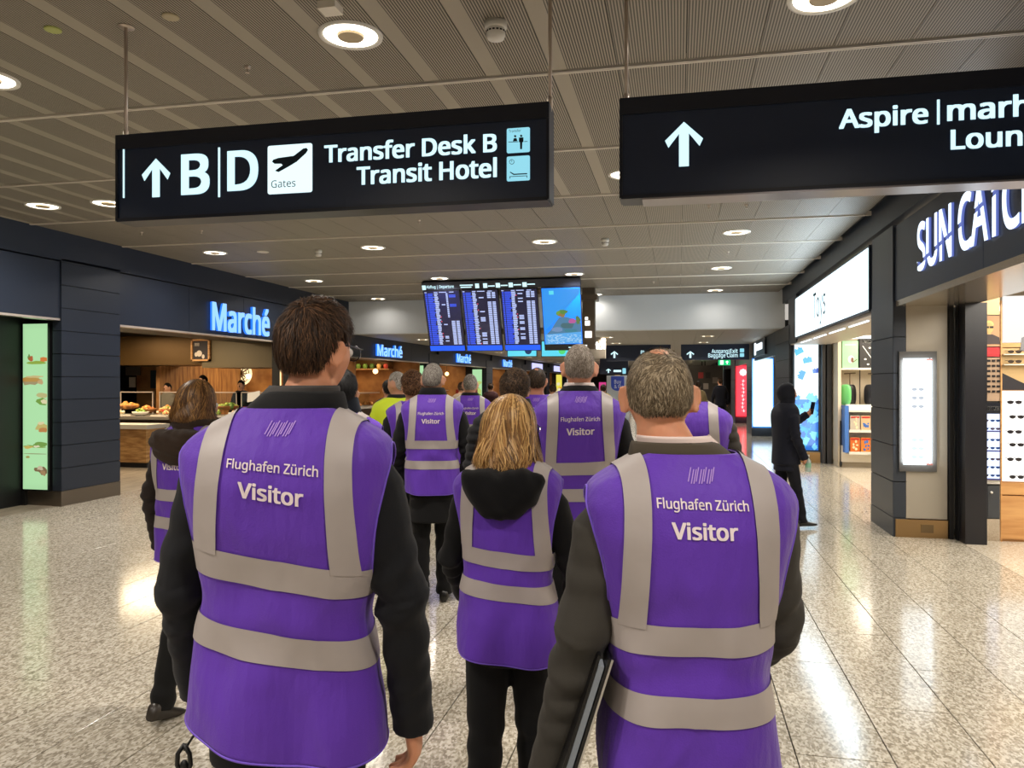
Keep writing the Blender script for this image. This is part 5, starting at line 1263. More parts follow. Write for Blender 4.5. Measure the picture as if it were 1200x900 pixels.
def shoe(mb, A, fwd, s=1.0, pitch=0.0, yaw=0.0):
    """shoe under the ankle A, pointing fwd (+Y local turned by yaw); pitch > 0 lifts the heel"""
    R = Matrix.Rotation(yaw, 3, 'Z') @ Matrix.Rotation(-pitch, 3, 'X')
    secs = [(-.075, .022, -.085, -.03), (-.06, .034, -.09, .0), (-.02, .038, -.09, .01), (.04, .040, -.09, -.015), (.10, .047, -.09, -.035), (.15, .045, -.088, -.045), (.185, .032, -.085, -.055), (.20, .012, -.08, -.062)]
    rings = []
    for y, hw, z0, z1 in secs:
        zc_, h = (z0+z1)/2, (z1-z0)/2
        rings.append([Vector(A) + R @ (Vector((hw*math.copysign(abs(math.cos(a))**.8, math.cos(a)), y, zc_+h*math.copysign(abs(math.sin(a))**.7, math.sin(a))))*s) for a in [2*math.pi*k/14 for k in range(14)]])
    mb.loft(rings)

def short_hair(parent, H, hs, Rh, hc, c1, c2, mid, style, seed, n_str, near):
    """close cap of hair over the skull plus thousands of fine tapering locks following the growth direction"""
    T = {'full': .017, 'crop': .008, 'balding': .009, 'curly': .026}[style]
    d, f = icos(6 if near else 5)
    def hairline(d):
        psi = np.degrees(np.arctan2(np.abs(d[:, 0]), -d[:, 1]))
        return np.interp(psi, [0, 40, 66, 80, 92, 104, 116, 130, 150, 180], [-.066, -.066, -.048, .0, .030, .018, .010, .045, .062, .068])
    def thick(d):
        p = head_shape(d); t = T*sstep((p[:, 2]-hairline(d))/(.075 if style == 'full' else .035))*(.62+.38*np.clip((d[:, 2]+.15)/.6, 0, 1) if style == 'full' else 1)*(1+.35*np.clip(d[:, 2], 0, 1)*(style != 'crop'))
        if style in ('crop',): t = t*(.75+.35*np.clip(d[:, 2]+.1, 0, 1))
        if style == 'balding':
            bare = np.exp(-((d[:, 0]/.44)**2+((d[:, 1]+.34)/.42)**2))*np.clip((d[:, 2]-.30)/.3, 0, 1)
            t = t*(1-.93*bare**.8)
        t = t*(1+.14*nz(p*1.0, seed)) if style != 'curly' else t*(1+.30*nz(p*1.6, seed))
        return t, p
    t, p = thick(d); ln = np.linalg.norm(p, axis=1, keepdims=True)
    shell = p*(1+((t-.005)/ln[:, 0])[:, None])
    W = lambda q: [Vector(hc) + Rh @ (Vector(v)*hs) for v in q]
    m = mat('hair_%d_%d_%s' % (c1[0], c2[0], style), mid, .62, spec=.22)
    if 'done' not in m: island_color(m, c1, c2, mid); m['done'] = 1
    under = mat('hair_root_%d_%d' % (mid[0], c1[0]), tuple(int(a*.45+b*.25) for a, b in zip(mid, c1)), .8, spec=.1) if style != 'balding' else mat('scalp_hair_%d' % mid[0], tuple(int(a*.8) for a in mid), .7)
    mb = MB()
    if style == 'balding':
        keep = [tuple(q) for q in f if t[list(q)].mean() > .0030]
        mb.add(W(shell), keep)
    else: mb.add(W(shell), f)
    nb = len(mb.f); mb.cur = 1
    rn = np.random.RandomState(seed)
    if n_str:
        dd = rn.normal(size=(n_str*3, 3)); dd /= np.linalg.norm(dd, axis=1, keepdims=True)
        tt, pp = thick(dd); ok = (tt > (.0014 if style == 'balding' else .003)) 
        dd, tt, pp = dd[ok][:n_str], tt[ok][:n_str], pp[ok][:n_str]
        whorl = np.array([.012, -.062, .10])
        root = pp*(1+((tt-.007)/np.linalg.norm(pp, axis=1))[:, None])
        g = root-whorl; g /= np.linalg.norm(g, axis=1, keepdims=True)+1e-6
        nrm = dd*np.array([1/.077, 1/.098, 1/.118]); nrm /= np.linalg.norm(nrm, axis=1, keepdims=True)
        fl2 = g*.8+np.array([0, -.1, -.55]); fl2 += rn.normal(size=fl2.shape)*{'full': .26, 'crop': .3, 'balding': .3, 'curly': .9}[style]; cl_ = np.floor(root*np.array([70, 70, 60])); fl2 += .45*np.stack([np.sin(cl_ @ np.array([12.9, 78.2, 37.7])+q_) for q_ in (0, 1.7, 3.1)], -1)*(style in ('full', 'balding'))
        if style == 'full': fl2 += np.array([.25, .0, .1])*np.clip(dd[:, 2:3], 0, 1)
        fl2 -= nrm*(fl2*nrm).sum(1, keepdims=True); fl2 /= np.linalg.norm(fl2, axis=1, keepdims=True)
        Ls = {'full': .042, 'crop': .018, 'balding': .024, 'curly': .03}[style]*rn.uniform(.6, 1.2, len(dd))
        endp = root+fl2*Ls[:, None]; de = endp/np.linalg.norm(endp, axis=1, keepdims=True)*1.0
        gap = root[:, 2]-hairline(de); Ls = Ls*np.clip(.25+gap/.055, .2, 1)
        sd = np.cross(fl2, nrm); wd = rn.uniform(.0009, .0020, len(dd))*(1.0 if near else 1.7)
        lift = {'full': .34, 'crop': .12, 'balding': .10, 'curly': .8}[style]*rn.uniform(.2, 1.2, len(dd))
        P = [root+nrm*.002]
        for j in range(3):
            dirv = fl2*(1)+nrm*(lift[:, None]*(1.0, .1, -.5)[j]); P.append(P[-1]+dirv*(Ls/3)[:, None])
            # keep close to skull ellipsoid
        V = []; 
        for i in range(len(dd)):
            a = sd[i]*wd[i]
            V += [P[0][i]-a, P[0][i]+a, P[1][i]-a*.95, P[1][i]+a*.95, P[2][i]-a*.7, P[2][i]+a*.7, P[3][i]]
        V = np.array(V); Rn = np.array(Rh); VW = V*hs @ Rn.T + np.array(hc)
        F = []
        for i in range(len(dd)):
            b_ = i*7; F += [(b_, b_+1, b_+3, b_+2), (b_+2, b_+3, b_+5, b_+4), (b_+4, b_+5, b_+6)]
        mb.add(VW, F)
    return mb.build('hair', [under, m], parent, True)

def long_hair(parent, hs, Rh, hc, c1, c2, mid, seed, zend, n=2200, flare=.02, wave=.012):
    """bob: hundreds of long wavy locks from the parting over the skull down to the ends"""
    rn = np.random.RandomState(seed); m = mat('locks_%d_%d' % (c1[0], c2[0]), mid, .42, spec=.4)
    island_color(m, c1, c2, mid); um = mat('locks_under_%d' % mid[0], tuple(int(x*.5) for x in c1), .8)
    def path(psi, rr, u):
        # u 0..1 from crown to ends; psi 0 = back, +-180 front
        sx, cy_ = math.sin(psi), -math.cos(psi)
        a, b_, h = (.090+rr), (.106+rr), (.122+rr)
        L1 = .55
        if u < L1:
            e = u/L1*math.pi/2*.97; return (a*math.sin(e)*sx+.008*(1-u/L1), b_*math.sin(e)*cy_-.010*(1-0), h*math.cos(e))
        q = (u-L1)/(1-L1); ff = flare*q**1.3-.018*max(0, q-.75)*4*.5
        zz = (h*math.cos(math.pi/2*.97))*(1-q)+zend*q
        return ((a+ff)*sx, (b_+ff*.8)*cy_-.010, zz)
    mb = MB()
    # under volume
    rings = []
    for u in np.linspace(.02, .985, 22):
        rings.append([Vector(hc)+Rh @ (Vector(path(ps, -.010, u))*hs) for ps in np.linspace(-math.radians(128), math.radians(128), 40)])
    vs = [p for r in rings for p in r]; fs = [(i*40+j, i*40+j+1, (i+1)*40+j+1, (i+1)*40+j) for i in range(21) for j in range(39)]
    mb.add(vs, fs); mb.cur = 1
    hcn = np.array(hc); Rn = np.array(Rh)
    for i in range(n):
        ps = math.radians(rn.uniform(-132, 132)); rr = rn.uniform(-.006, .008); ph = rn.uniform(0, 6.28); fr_2 = rn.uniform(2.2, 3.6); e1 = rn.uniform(.9, 1.03); u0 = rn.uniform(0, .25) if rn.rand() < .5 else rn.uniform(0, .6)
        wv = rn.uniform(.4, 1.3)*wave; w0 = rn.uniform(.0011, .0030); ns = 13; pts = []
        clump = round(ps*9)/9; ps2 = ps*.55+clump*.45
        for j in range(ns):
            u = u0+(e1-u0)*j/(ns-1); q = path(ps2+ (ps-ps2)*(1-max(0, u-.4)/.6), rr, u); am = wv*max(0, u-.25)*2
            s1 = math.sin(ph*.3+clump*9+u*fr_2*4.2)
            pts.append(np.array([q[0]+am*s1*math.cos(ps), q[1]+am*s1*math.sin(ps), q[2]])+np.array([math.sin(ps), -math.cos(ps), 0])*am*.5*math.cos(clump*5+u*fr_2*3))
        pts = np.array(pts); sdv = np.array([math.cos(ps), math.sin(ps), 0.0])
        V = []
        for j, p in enumerate(pts):
            ww = w0*(1 if j < ns-3 else (ns-j)/4); V += [p-sdv*ww, p+sdv*ww]
        V = np.array(V)*hs @ Rn.T+hcn
        mb.add(V, [(2*j, 2*j+1, 2*j+3, 2*j+2) for j in range(ns-1)])
    return mb.build('hair', [um, m], parent, True)

def person(label, u, D, H, yaw, v_body=None, head=(0, 0, 0), hair=('full', (60, 42, 30), (96, 70, 50), (78, 56, 40)), jacket=(22, 23, 27), trousers=(16, 16, 19), shoes=(20, 18, 17), skinc=(206, 152, 122),
           vest=True, w=1.0, dep=1.0, near=1, seed=1, skew=0.0, tskew=0.0, coat=.80, arms=None, legs=((.0, .0), (.0, .0)), collar=None, shirt=None, hood=None, glasses=False, hand_s=1.0,
           headoff=(0, .03, 0), vestcol=None, x_y=None, text=True, lean=0.0, puffy=0.0, sleeve=1.0, head_s=None, bandz=(1.225, 1.072), textz=(1.437, 1.378), vneck=True, vwide=0.0, nohead=False, jm=None, hem=.85, hi_vis=False, curl=.55, hem_round=.02):
    k = H/1.8; s = D/900; r = ray(u); loc = (r[0]*s, r[1]*s, 0) if x_y is None else (*x_y, 0)
    t = thing('person', label, 'person', loc, None, math.radians(yaw), local=True)
    hs = head_s or (.45+.55*k)
    vx = {2: .0065, 1: .010, 0: .016, -1: .022}[near]
    jmat = jm or fabric('jacket_%d_%d_%d' % jacket, jacket); tmat = fabric('trousers_%d_%d_%d' % trousers, trousers); smat = mat('shoe_%d' % shoes[0], shoes, .35)
    arms = arms or (((-.262, -.01, 1.16), (-.268, .06, .90)), ((.262, -.01, 1.16), (.268, .06, .90)))
    # ---- legs
    hipz = .93; ankles = []; legp = []
    for sd, (h, kn) in zip((-1, 1), legs):
        hp = Vector((sd*.083, 0, hipz)); th = Vector((0, math.sin(h), -math.cos(h))); sh = Vector((0, math.sin(h-kn), -math.cos(h-kn)))
        kp = hp+th*.43; ap = kp+sh*.41; legp.append((hp, kp, ap)); ankles.append((ap, -(h-kn) if kn > .02 or h < 0 else 0))
    lo = min(a[0].z for a in ankles); dz = .09-lo
    tr = MB(); sb = [MB(), MB()]; bd = MB()
    for i, (hp, kp, ap) in enumerate(legp):
        up = Vector((0, 0, dz)); hp2 = hp; kp2 = kp+up*.6; ap2 = ap+up
        P = lambda v: v*k
        tr.tube([P(hp2+Vector((0, 0, .05))), P(hp2), P((hp2+kp2)/2), P(kp2), P((kp2+ap2)/2), P(ap2+Vector((0, 0, -.035)))], [.088*k, .092*k, .082*k, .068*k, .063*k, .062*k], 14)
        bd.tube([P(hp2), P(kp2), P(ap2)], [.07*k, .05*k, .036*k], 10)
        pitch = ankles[i][1]; shoe(sb[i], P(ap2)+Vector((0, 0, .005)), None, .98*k, pitch*.9 if pitch > 0.05 else 0)
        sb[i].build('shoe', smat, t, True)
    T0 = Torso(k, w, dep, seed)
    rings = []
    for z in (.80, .88, .96, 1.03):
        a, b_, c = T0.abc(max(z, .8)); rings.append([Vector((a*.86*math.cos(q), c+b_*.86*math.sin(q), z))*k for q in np.linspace(0, 2*math.pi, 25)[:-1]])
    tr.loft(rings)
    fold_t = lambda co: .004*np.sin(co[:, 2]*55/k+co[:, 0]*20+seed)*np.exp(-((co[:, 2]/k-.5)/.10)**2)+.006*np.sin(co[:, 2]*48/k+seed+co[:, 1]*30)*np.exp(-((co[:, 2]/k-.14)/.09)**2)
    voxel(tr, max(vx, .009), 'trousers', tmat, t, 2, fold_t)
    # ---- body (skin): one surface with head, neck, torso, arms, hands
    hc = Vector(((headoff[0])*k, headoff[1]*k, H-.118*hs+headoff[2]))
    Rh = (Matrix.Rotation(math.radians(head[0]), 3, 'Z') @ Matrix.Rotation(math.radians(head[1]), 3, 'X') @ Matrix.Rotation(math.radians(head[2]), 3, 'Y'))
    d, f = icos(5 if near > 0 else 4); hp_ = head_shape(d)
    bd.add([hc+Rh @ (Vector(v)*hs) for v in hp_], f)
    for sd in ((-1, 1) if not (hair and hair[0] == 'scarf') else ()):   # ears
        out = math.radians(33)
        pts = [];
        Re = Rh @ Matrix.Rotation(-sd*out, 3, 'Z') @ Matrix.Rotation(math.radians(-8), 3, 'X')
        c = hc+Rh @ (Vector((sd*.083, -.008, -.012))*hs)
        ring = []
        for tq, sc in ((-1, .5), (-.5, 1), (.5, 1.02), (1, .8)):
            ring.append([c+Re @ (Vector((sd*.0050*tq+sd*.004, -.006+.022*sc*math.cos(a)*(1.0 if math.sin(a) > 0 else .75), .034*sc*math.sin(a)))*hs) for a in np.linspace(0, 2*math.pi, 17)[:-1]])
        bd.loft(ring)
        bd.tube([c+Re @ (Vector((sd*.010, -.006+.021*math.cos(a)*(1.0 if math.sin(a) > 0 else .75), .033*math.sin(a)))*hs) for a in np.linspace(-.5*math.pi, 1.35*math.pi, 22)], .0050*hs, 7)
    bd.tube([Vector((0, .0, 1.40*k)), Vector((0, .0, 1.50*k)), hc+Rh @ Vector((0, -.012, -.08))*hs, hc+Rh @ Vector((0, -.0, -.02))*hs], [.085*k, .066*k, .060*hs, .056*hs], 18)
    rings = []
    for z in np.linspace(.86, 1.555, 14):
        a, b_, c = T0.abc(z); rings.append([Vector((a*.84*math.cos(q), c+b_*.8*math.sin(q), z))*k for q in np.linspace(0, 2*math.pi, 25)[:-1]])
    bd.loft(rings)
    ja = MB()
    arm_pts = []
    for sd, (el, wr_) in zip((-1, 1), arms):
        sh_ = Vector((sd*(.172*w), -.005, 1.435)); el = Vector(el); wr_ = Vector(wr_)
        bd.tube([sh_*k, (sh_+el)/2*k, el*k, (el+wr_)/2*k, wr_*k], [.045*k, .042*k, .036*k, .036*k, .025*k], 10)
        dirn = (wr_-el).normalized(); thumb = Vector((0, 1, 0)) if abs(dirn.y) < .8 else Vector((0, 0, 1))
        if near >= 0: hand(bd, wr_*k-dirn*.012, dirn, 1 if sd < 0 else -1, thumb, curl, .98*k*hand_s)
        else: bd.ball(wr_*k+dirn*.06, .03, .035, .06, 8, 6)
        sr = np.array([.066, .070, .060, .056, .050, .047])*k*sleeve*(1+puffy)
        mid1 = (sh_*.45+el*.55)
        ja.tube([(sh_+Vector((-sd*.03, 0, .0)))*k, (sh_*.8+el*.2)*k, mid1*k, el*k, (el*.5+wr_*.5)*k, (wr_+dirn*.030)*k], list(sr), 16)
        arm_pts.append((sh_*k, el*k, wr_*k))
    voxel(bd, vx, 'body', skin(skinc), t, 1)
    for sd in (-1, 1):
        if near > 0:
            e = MB().ball(hc+Rh @ (Vector((sd*.031, .082, .003))*hs), .0125*hs, n=12, m=8); e.build('eye', mat('eye_white', (226, 220, 214), .2), t, True)
    # ---- jacket
    Tj = Torso(k, w, dep, seed+3, .1, -.011 if vest else .004, 0, .0)
    rings = []
    for z in np.concatenate([np.linspace(max(coat, .8), 1.5, 16), [1.52, 1.54, 1.56]]):
        rings.append([Vector(p) for p in Tj.surf(np.linspace(0, 2*math.pi, 49)[:-1], np.full(48, z))])
    ja.loft(rings)
    if coat < .8:
        low = []
        for z in np.linspace(coat, .83, 5):
            g_ = -.014+.035*(.83-z)/.3; low.append([Vector(((.180*w+g_)*math.cos(q), (.142*dep+g_)*math.sin(q)-.0, z))*k for q in np.linspace(0, 2*math.pi, 33)[:-1]])
        ja.loft(low)
    def jfold(co):
        f_ = np.zeros(len(co))
        for (a, e, w_) in arm_pts:
            a, e, w_ = np.array(a), np.array(e), np.array(w_)
            for p0, p1, amp, fq in ((a, e, .0035, 62), (e, w_, .0045, 75)):
                dv = p1-p0; ln = np.linalg.norm(dv); dv = dv/ln; q = (co-p0) @ dv; dist = np.linalg.norm(co-p0-q[:, None]*dv, axis=1)
                m_ = ((dist < .1) & (q > -.02) & (q < ln+.02)); perp = co @ np.array([.6, .8, 0])
                f_ += m_*amp*np.sin(q*fq+perp*38+seed+np.sin(q*21+perp*15)*1.4)*np.clip(.35+1.2*np.exp(-((q-(ln if p0 is a else 0))/.09)**2), 0, 1.2)
        if puffy: f_ += puffy*.05*np.abs(np.sin(co[:, 2]*math.pi/.055))
        return f_
    voxel(ja, max(vx, .009) if near < 2 else .008, 'jacket', jmat, t, 2, jfold)
    # collar: standing band
    if collar:
        ccol, z0, z1, spread = collar
        def band(mb, z0, z1, r0, r1, th_, fwd=.006, gap=0):
            n = 40; rings = []
            ang = np.linspace(0, 2*math.pi, n+1)[:-1]
            for zz, rr_ in ((z0, r0), ((z0+z1)/2, (r0+r1)/2+.003), (z1-.006, r1), (z1, r1-th_/2), (z1-.006, r1-th_), (z0, r0-th_)):
                f_ = (zz-z0)/(z1-z0+1e-6); ry_ = rr_-(.016+spread*.7)*(1-f_); rings.append([Vector((rr_*1.04*math.cos(a)+headoff[0]*.5*f_, ry_*math.sin(a)+fwd+(headoff[1]*.35)*f_, zz-(.05*max(0, math.sin(a)))*.9))*k for a in ang])
            mb.loft(rings, False)
        mb = MB(); band(mb, z0, z1, .098+spread, .074+spread, .012); mb.build('collar', fabric('collar_%d_%d' % (ccol[0], ccol[2]), ccol), t, True)
        if shirt:
            mb = MB(); band(mb, z0+.02, z1+.013, .082+spread*.6, .068+spread*.6, .004); mb.build('shirt_collar', mat('shirt_%d' % shirt[0], shirt, .8), t, True)
    # ---- vest
    if vest:
        Tv = Torso(k, w, dep, seed, 1.0, .010+puffy*.06+vwide, skew, .005, .007)
        nth, nzz = (144, 110) if near > 0 else (72, 56)
        ths = np.linspace(0, 2*math.pi, nth+1)[:-1]; u_ = np.linspace(0, 1, nzz); zv = .85 + (1.566-.85)*(1-(1-u_)**1.15)
        zv = hem+(1.566-hem)*(1-(1-u_)**1.15)
        TH, ZZ = np.meshgrid(ths, zv); Z2 = ZZ.copy()
        # rounded tail: hem drops at the middle of the back and rises at the sides
        Z2 -= hem_round*np.clip((hem+.12-ZZ)/.12, 0, 1)*np.abs(np.sin(TH))**1.5
        Pv = Tv.surf(TH, np.maximum(Z2, .8)); Pv[..., 2] += (Z2-np.maximum(Z2, .8))*k
        bs = Tv.base(TH, ZZ); Zm = ZZ
        ax, ay = np.abs(bs[..., 0]), bs[..., 1]
        hole = ((((ay+.0)/.085)**2+((Zm-1.335)/.150)**2) < 1) & (ax > .10)
        front = (bs[..., 1] > .02) & (ax < np.clip((Zm-1.22)*.42, 0, .075)) if vneck else np.zeros_like(hole)
        keepv = ~(hole | front)
        vs = Pv.reshape(-1, 3); fs = []
        for i in range(nzz-1):
            for j in range(nth):
                j2 = (j+1) % nth
                if keepv[i, j] and keepv[i, j2] and keepv[i+1, j] and keepv[i+1, j2]: fs.append((i*nth+j, i*nth+j2, (i+1)*nth+j2, (i+1)*nth+j))
        mb = MB(); mb.add(vs, fs); vo = mb.build('vest', vestcol or M_vest, t, True)
        so = vo.modifiers.new('thickness', 'SOLIDIFY'); so.thickness = .002; so.offset = 0
        # piping along hem
        hm = MB(); zrow = Pv[0]; hm.tube([Vector(p) for p in zrow]+[Vector(zrow[0])], .0028*k, 5, False); hm.build('hem_piping', M_pipe, vo, True)
        # piping round the armholes
        for sd in (-1, 1):
            pp = []
            for a in np.linspace(0, 2*math.pi, 41):
                yq = .089*math.cos(a); zq = 1.335+.155*math.sin(a)
                aa, bb2, cc = Tv.abc(zq); sn = np.clip((yq-cc)/bb2, -1, 1); s2 = math.copysign(abs(sn)**(NE/2), sn); c2_ = math.sqrt(max(0, 1-s2*s2))*sd
                pp.append(Vector(Tv.surf(np.array([math.atan2(s2, c2_)]), np.array([zq]), .001)[0]))
            m_ = MB(); m_.tube(pp, .0032*k, 5, False); m_.build('armhole_piping', M_pipe, vo, True)
        # horizontal tapes
        hh = .031
        for zb_ in bandz:
            Tq = np.linspace(0, 2*math.pi, 121)[:-1]; rows = []
            for zz, of in ((zb_-hh, .0035), (zb_-hh*.33, .0035), (zb_+hh*.33, .0035), (zb_+hh, .0035)): rows.append([Vector(p) for p in Tv.surf(Tq, np.full(120, zz), np.full(120, of))])
            m_ = MB(); m_.loft(rows, False); m_.build('reflective_tape', M_refl, vo, True)
        # vertical tapes over the shoulders
        for sd in (-1, 1):
            rows = []
            nn = 26
            for back in (True, False):
                seq = range(nn) if back else range(nn-1, -1, -1)
                for i_ in seq:
                    q = 1-(1-i_/(nn-1))**1.0
                    row = []
                    for e in np.linspace(-1, 1, 5):
                        xc_ = sd*(.144-.008*q - .008*math.sin(q*3.1))+e*.027
                        # height of the ridge above this x
                        zr = np.interp(-abs(xc_), -(TA[::-1]*Tv.w+Tv.g)[:0] if False else -np.array(sorted((TA*Tv.w+Tv.g)[200:], reverse=True)), zs_[200:])
                        q2 = math.sin(q*math.pi/2); zz = (bandz[0]+hh-.01)+(zr-.0008-(bandz[0]+hh-.01))*(q2 if q < 1 else 1)
                        row.append(Vector(Tv.pt(np.array([xc_]), np.array([zz]), np.array([.0052]), back)[0]))
                    if not back and i_ == nn-1: continue
                    rows.append(row)
            m_ = MB(); n5 = 5; m_.add([p for r_ in rows for p in r_], [(i*n5+j, i*n5+j+1, (i+1)*n5+j+1, (i+1)*n5+j) for i in range(len(rows)-1) for j in range(n5-1)])
            m_.build('reflective_tape', M_refl, vo, True)
        # prints
        if text:
            def pr(string, hw, zb, cap, bold, m=M_print):
                v, f = text_raw(string, 0, 0, 4); mb = MB(); capu = text_raw('H')[0][:, 1].max()
                for ox, oy in ((0, 0), (bold, bold*.6), (-bold, bold*.6), (bold, -bold*.6), (-bold, -bold*.6)):
                    lo, hi = v[:, 0].min(), v[:, 0].max(); X = -hw+(v[:, 0]+ox-lo)/(hi-lo)*2*hw; Z = zb+(v[:, 1]+oy)*cap/capu+tskew*X
                    mb.add(Tv.pt(X, Z-(skew*X), np.full(len(X), .0035)), f)
                mb.build('lettering', m, vo)
            pr('Flughafen Zürich', .094, textz[0], .0190, .014); pr('Visitor', .066, textz[1], .031, .026)
        m_ = MB()
        for q in range(10):
            x = -.026+q*.0055
            pts = Tv.pt(np.array([x, x+.0022, x+.0022+.010, x+.010]), np.array([1.508, 1.508, 1.536, 1.536])+(.004 if q % 3 == 0 else 0), np.full(4, .003)); m_.add(pts, [(0, 1, 2, 3)])
        m_.build('logo_print', M_print2, vo)
    if hood:
        hcol, hz, hw_, hh_, hd_ = hood
        mb = MB(); c = Vector((0, -.145, hz)); n, mm_ = 40, 26; rings = []
        for i in range(mm_+1):
            a = -math.pi/2+math.pi*(i+.02)/(mm_+.04); ring = []
            for j in range(n):
                b_ = 2*math.pi*j/n; zz = math.sin(a); wz = (1.0 if zz > 0 else 1-.25*zz*zz)
                rr_ = math.cos(a)**.75; x = hw_*rr_*math.cos(b_)*wz; y = hd_*rr_*math.sin(b_)*(1 if math.sin(b_) < 0 else 1.4); z = hh_*zz*(1 if zz < 0 else .75)
                z += .02*abs(x/hw_)**2*2
                nzv = .006*math.sin(x*60+seed)*math.cos(z*50+x*22)+.004*math.sin(x*110+z*70)
                ring.append((c+Vector((x*(1+nzv*3), y*(1+nzv*6), z+nzv)))*k)
            rings.append(ring)
        mb.loft(rings); 
        # soft roll round the neck
        R1 = []
        mb.tube([Vector((.086*math.cos(a), .010+.088*math.sin(a), 1.565+.012*math.sin(a)))*k for a in np.linspace(-math.pi*1.45, math.pi*.45, 34)], .032*k, 10)
        hf = fabric('hood_%d_%d' % (hcol[0], hcol[2]), hcol, .95, .6, 120)
        quilt = (lambda co: .010*np.abs(np.sin((co[:, 2]+co[:, 0]*.3)*math.pi/.05))) if puffy else (lambda co: .003*np.sin(co[:, 0]*70+co[:, 2]*40))
        voxel(mb, max(vx, .009), 'hood', hf, t, 2, quilt)
    # ---- hair
    st = hair[0] if hair else None
    if st in ('full', 'crop', 'balding', 'curly'): short_hair(t, H, hs, Rh, hc, hair[1], hair[2], hair[3], st, seed, {2: 15000, 1: 7000, 0: 2500, -1: 700}[near], near > 0)
    elif st == 'long': long_hair(t, hs, Rh, hc, hair[1], hair[2], hair[3], seed, hair[4], 3000 if near > 0 else 1200, hair[5] if len(hair) > 5 else .02)
    elif st == 'scarf':
        mb = MB(); d, f = icos(5); p = head_shape(d); p[:, 1] -= .012; rim = p*(1.17)
        front = (d[:, 1] > .62) & (np.abs(d[:, 0]) < .62) & (d[:, 2] < .62) & (d[:, 2] > -.75)
        rim = rim*(1+.012*np.sin(p[:, 2]*80+p[:, 0]*60))[:, None]
        mb.add([hc+Rh @ (Vector(v)*hs) for v in rim], [q for q in f if not front[list(q)].any()])
        rings = []
        for zz, rx, ry, oy in ((.09, .125, .11, 0), (.05, .115, .105, 0), (-.0, .105, .1, .0), (-.06, .10, .10, .01), (-.11, .085, .095, .012)):
            zz2 = zz
        seq = [(1.385, .150, .110, .01), (1.44, .150, .105, .01), (1.49, .125, .10, .012), (1.54, .088, .088, .018), (1.60, .080, .092, .025), (1.65, .074, .09, .028)]
        mb.loft([[Vector((rx*math.cos(a)*(1+.02*math.sin(9*a)), oy+ry*math.sin(a)*(1+.02*math.cos(7*a)), z))*k for a in np.linspace(0, 2*math.pi, 37)[:-1]] for z, rx, ry, oy in seq], False)
        mb.build('head_scarf', fabric('scarf_dark', (14, 16, 26)), t, True)
    if glasses:
        for sd in (-1, 1):
            g_ = MB(); P_ = lambda x, y, z: hc+Rh @ (Vector((x, y, z))*hs)
            g_.tube([P_(sd*.080, -.004, .012), P_(sd*.083, .03, .014), P_(sd*.074, .088, .010)], .0022*hs, 6)
            g_.tube([P_(sd*(.036)+.026*math.cos(a), .100-.006*abs(math.cos(a)), .002+.020*math.sin(a)) for a in np.linspace(0, 2*math.pi, 21)], .0018*hs, 5, False)
            g_.tube([P_(0, .106, .008), P_(sd*.011, .101, .006)], .0018*hs, 5); g_.build('glasses_frame', mat('glasses_metal', (46, 46, 60), .25, .6), t, True)
            g_ = MB(); g_.prism([(sd*.036+.025*math.cos(a), .002+.019*math.sin(a)) for a in np.linspace(0, 2*math.pi, 17)[:-1]], lambda p: P_(p[0], .0985, p[1]), lambda p: P_(p[0], .100, p[1])); g_.build('glasses_lens', M_glass, t)
    return t, k, arm_pts, Rh, hc
# ---- the two men and woman in front
GREY = ((92, 86, 80), (176, 170, 162), (128, 120, 112))
p1, k1, ap1, _, _ = person('tall dark-haired man with glasses in purple vest, nearest at left', 343, 1.76, 1.83, 12, head=(-31, -4, 0), headoff=(.045, .045, 0), head_s=.90, hair=('full', (30, 20, 14), (98, 68, 44), (58, 40, 27)),
       jacket=(20, 21, 25), trousers=(24, 25, 28), near=2, seed=2, skew=-.17, tskew=-.22, arms=(((-.240, -.03, 1.18), (-.232, .05, .93)), ((.254, -.05, 1.15), (.270, .0, .872))), hand_s=1.12, collar=((18, 18, 20), 1.545, 1.603, .016), shirt=(62, 58, 56), glasses=True, w=1.0, skinc=(214, 150, 116), legs=((.10, .05), (-.06, .0)), hem=.862)
p2, k2, ap2, _, _ = person('balding man in purple vest over grey padded jacket, nearest at right', 804, 1.66, 1.725, 13, head=(-6, -9, 0), head_s=.895, hair=('balding', (70, 60, 46), (176, 160, 134), (116, 100, 78)), headoff=(-.052, .045, 0),
       jacket=(58, 55, 50), trousers=(22, 22, 25), near=2, seed=5, skew=.02, tskew=-.02, arms=(((-.238, -.03, 1.15), (-.300, .03, .84)), ((.215, .03, 1.16), (.20, .22, 1.02))), collar=((74, 66, 54), 1.535, 1.590, .022), shirt=(226, 206, 200), w=.99, dep=1.03, skinc=(214, 132, 98), puffy=.035, sleeve=1.06, bandz=(1.19, 1.045), textz=(1.458, 1.40), hem=.80)
p3, k3, ap3, _, _ = person('blonde woman with black hood over purple vest, between the two front men', 597, 2.62, 1.60, 2, head=(-28, -4, 0), hair=('long', (96, 66, 34), (240, 196, 128), (178, 130, 74), -.145, .034),
       jacket=(12, 12, 14), trousers=(13, 13, 15), near=1, seed=9, skew=-.10, arms=(((-.235, .02, 1.17), (-.22, .16, 1.0)), ((.245, .0, 1.16), (.25, .10, .93))), hood=((10, 10, 12), 1.455, .158, .105, .080), glasses=True, w=.90, dep=.95, skinc=(222, 166, 138), legs=((-.12, .10), (.16, .06)), text=False, sleeve=.9, bandz=(1.205, 1.085), hem=.84)
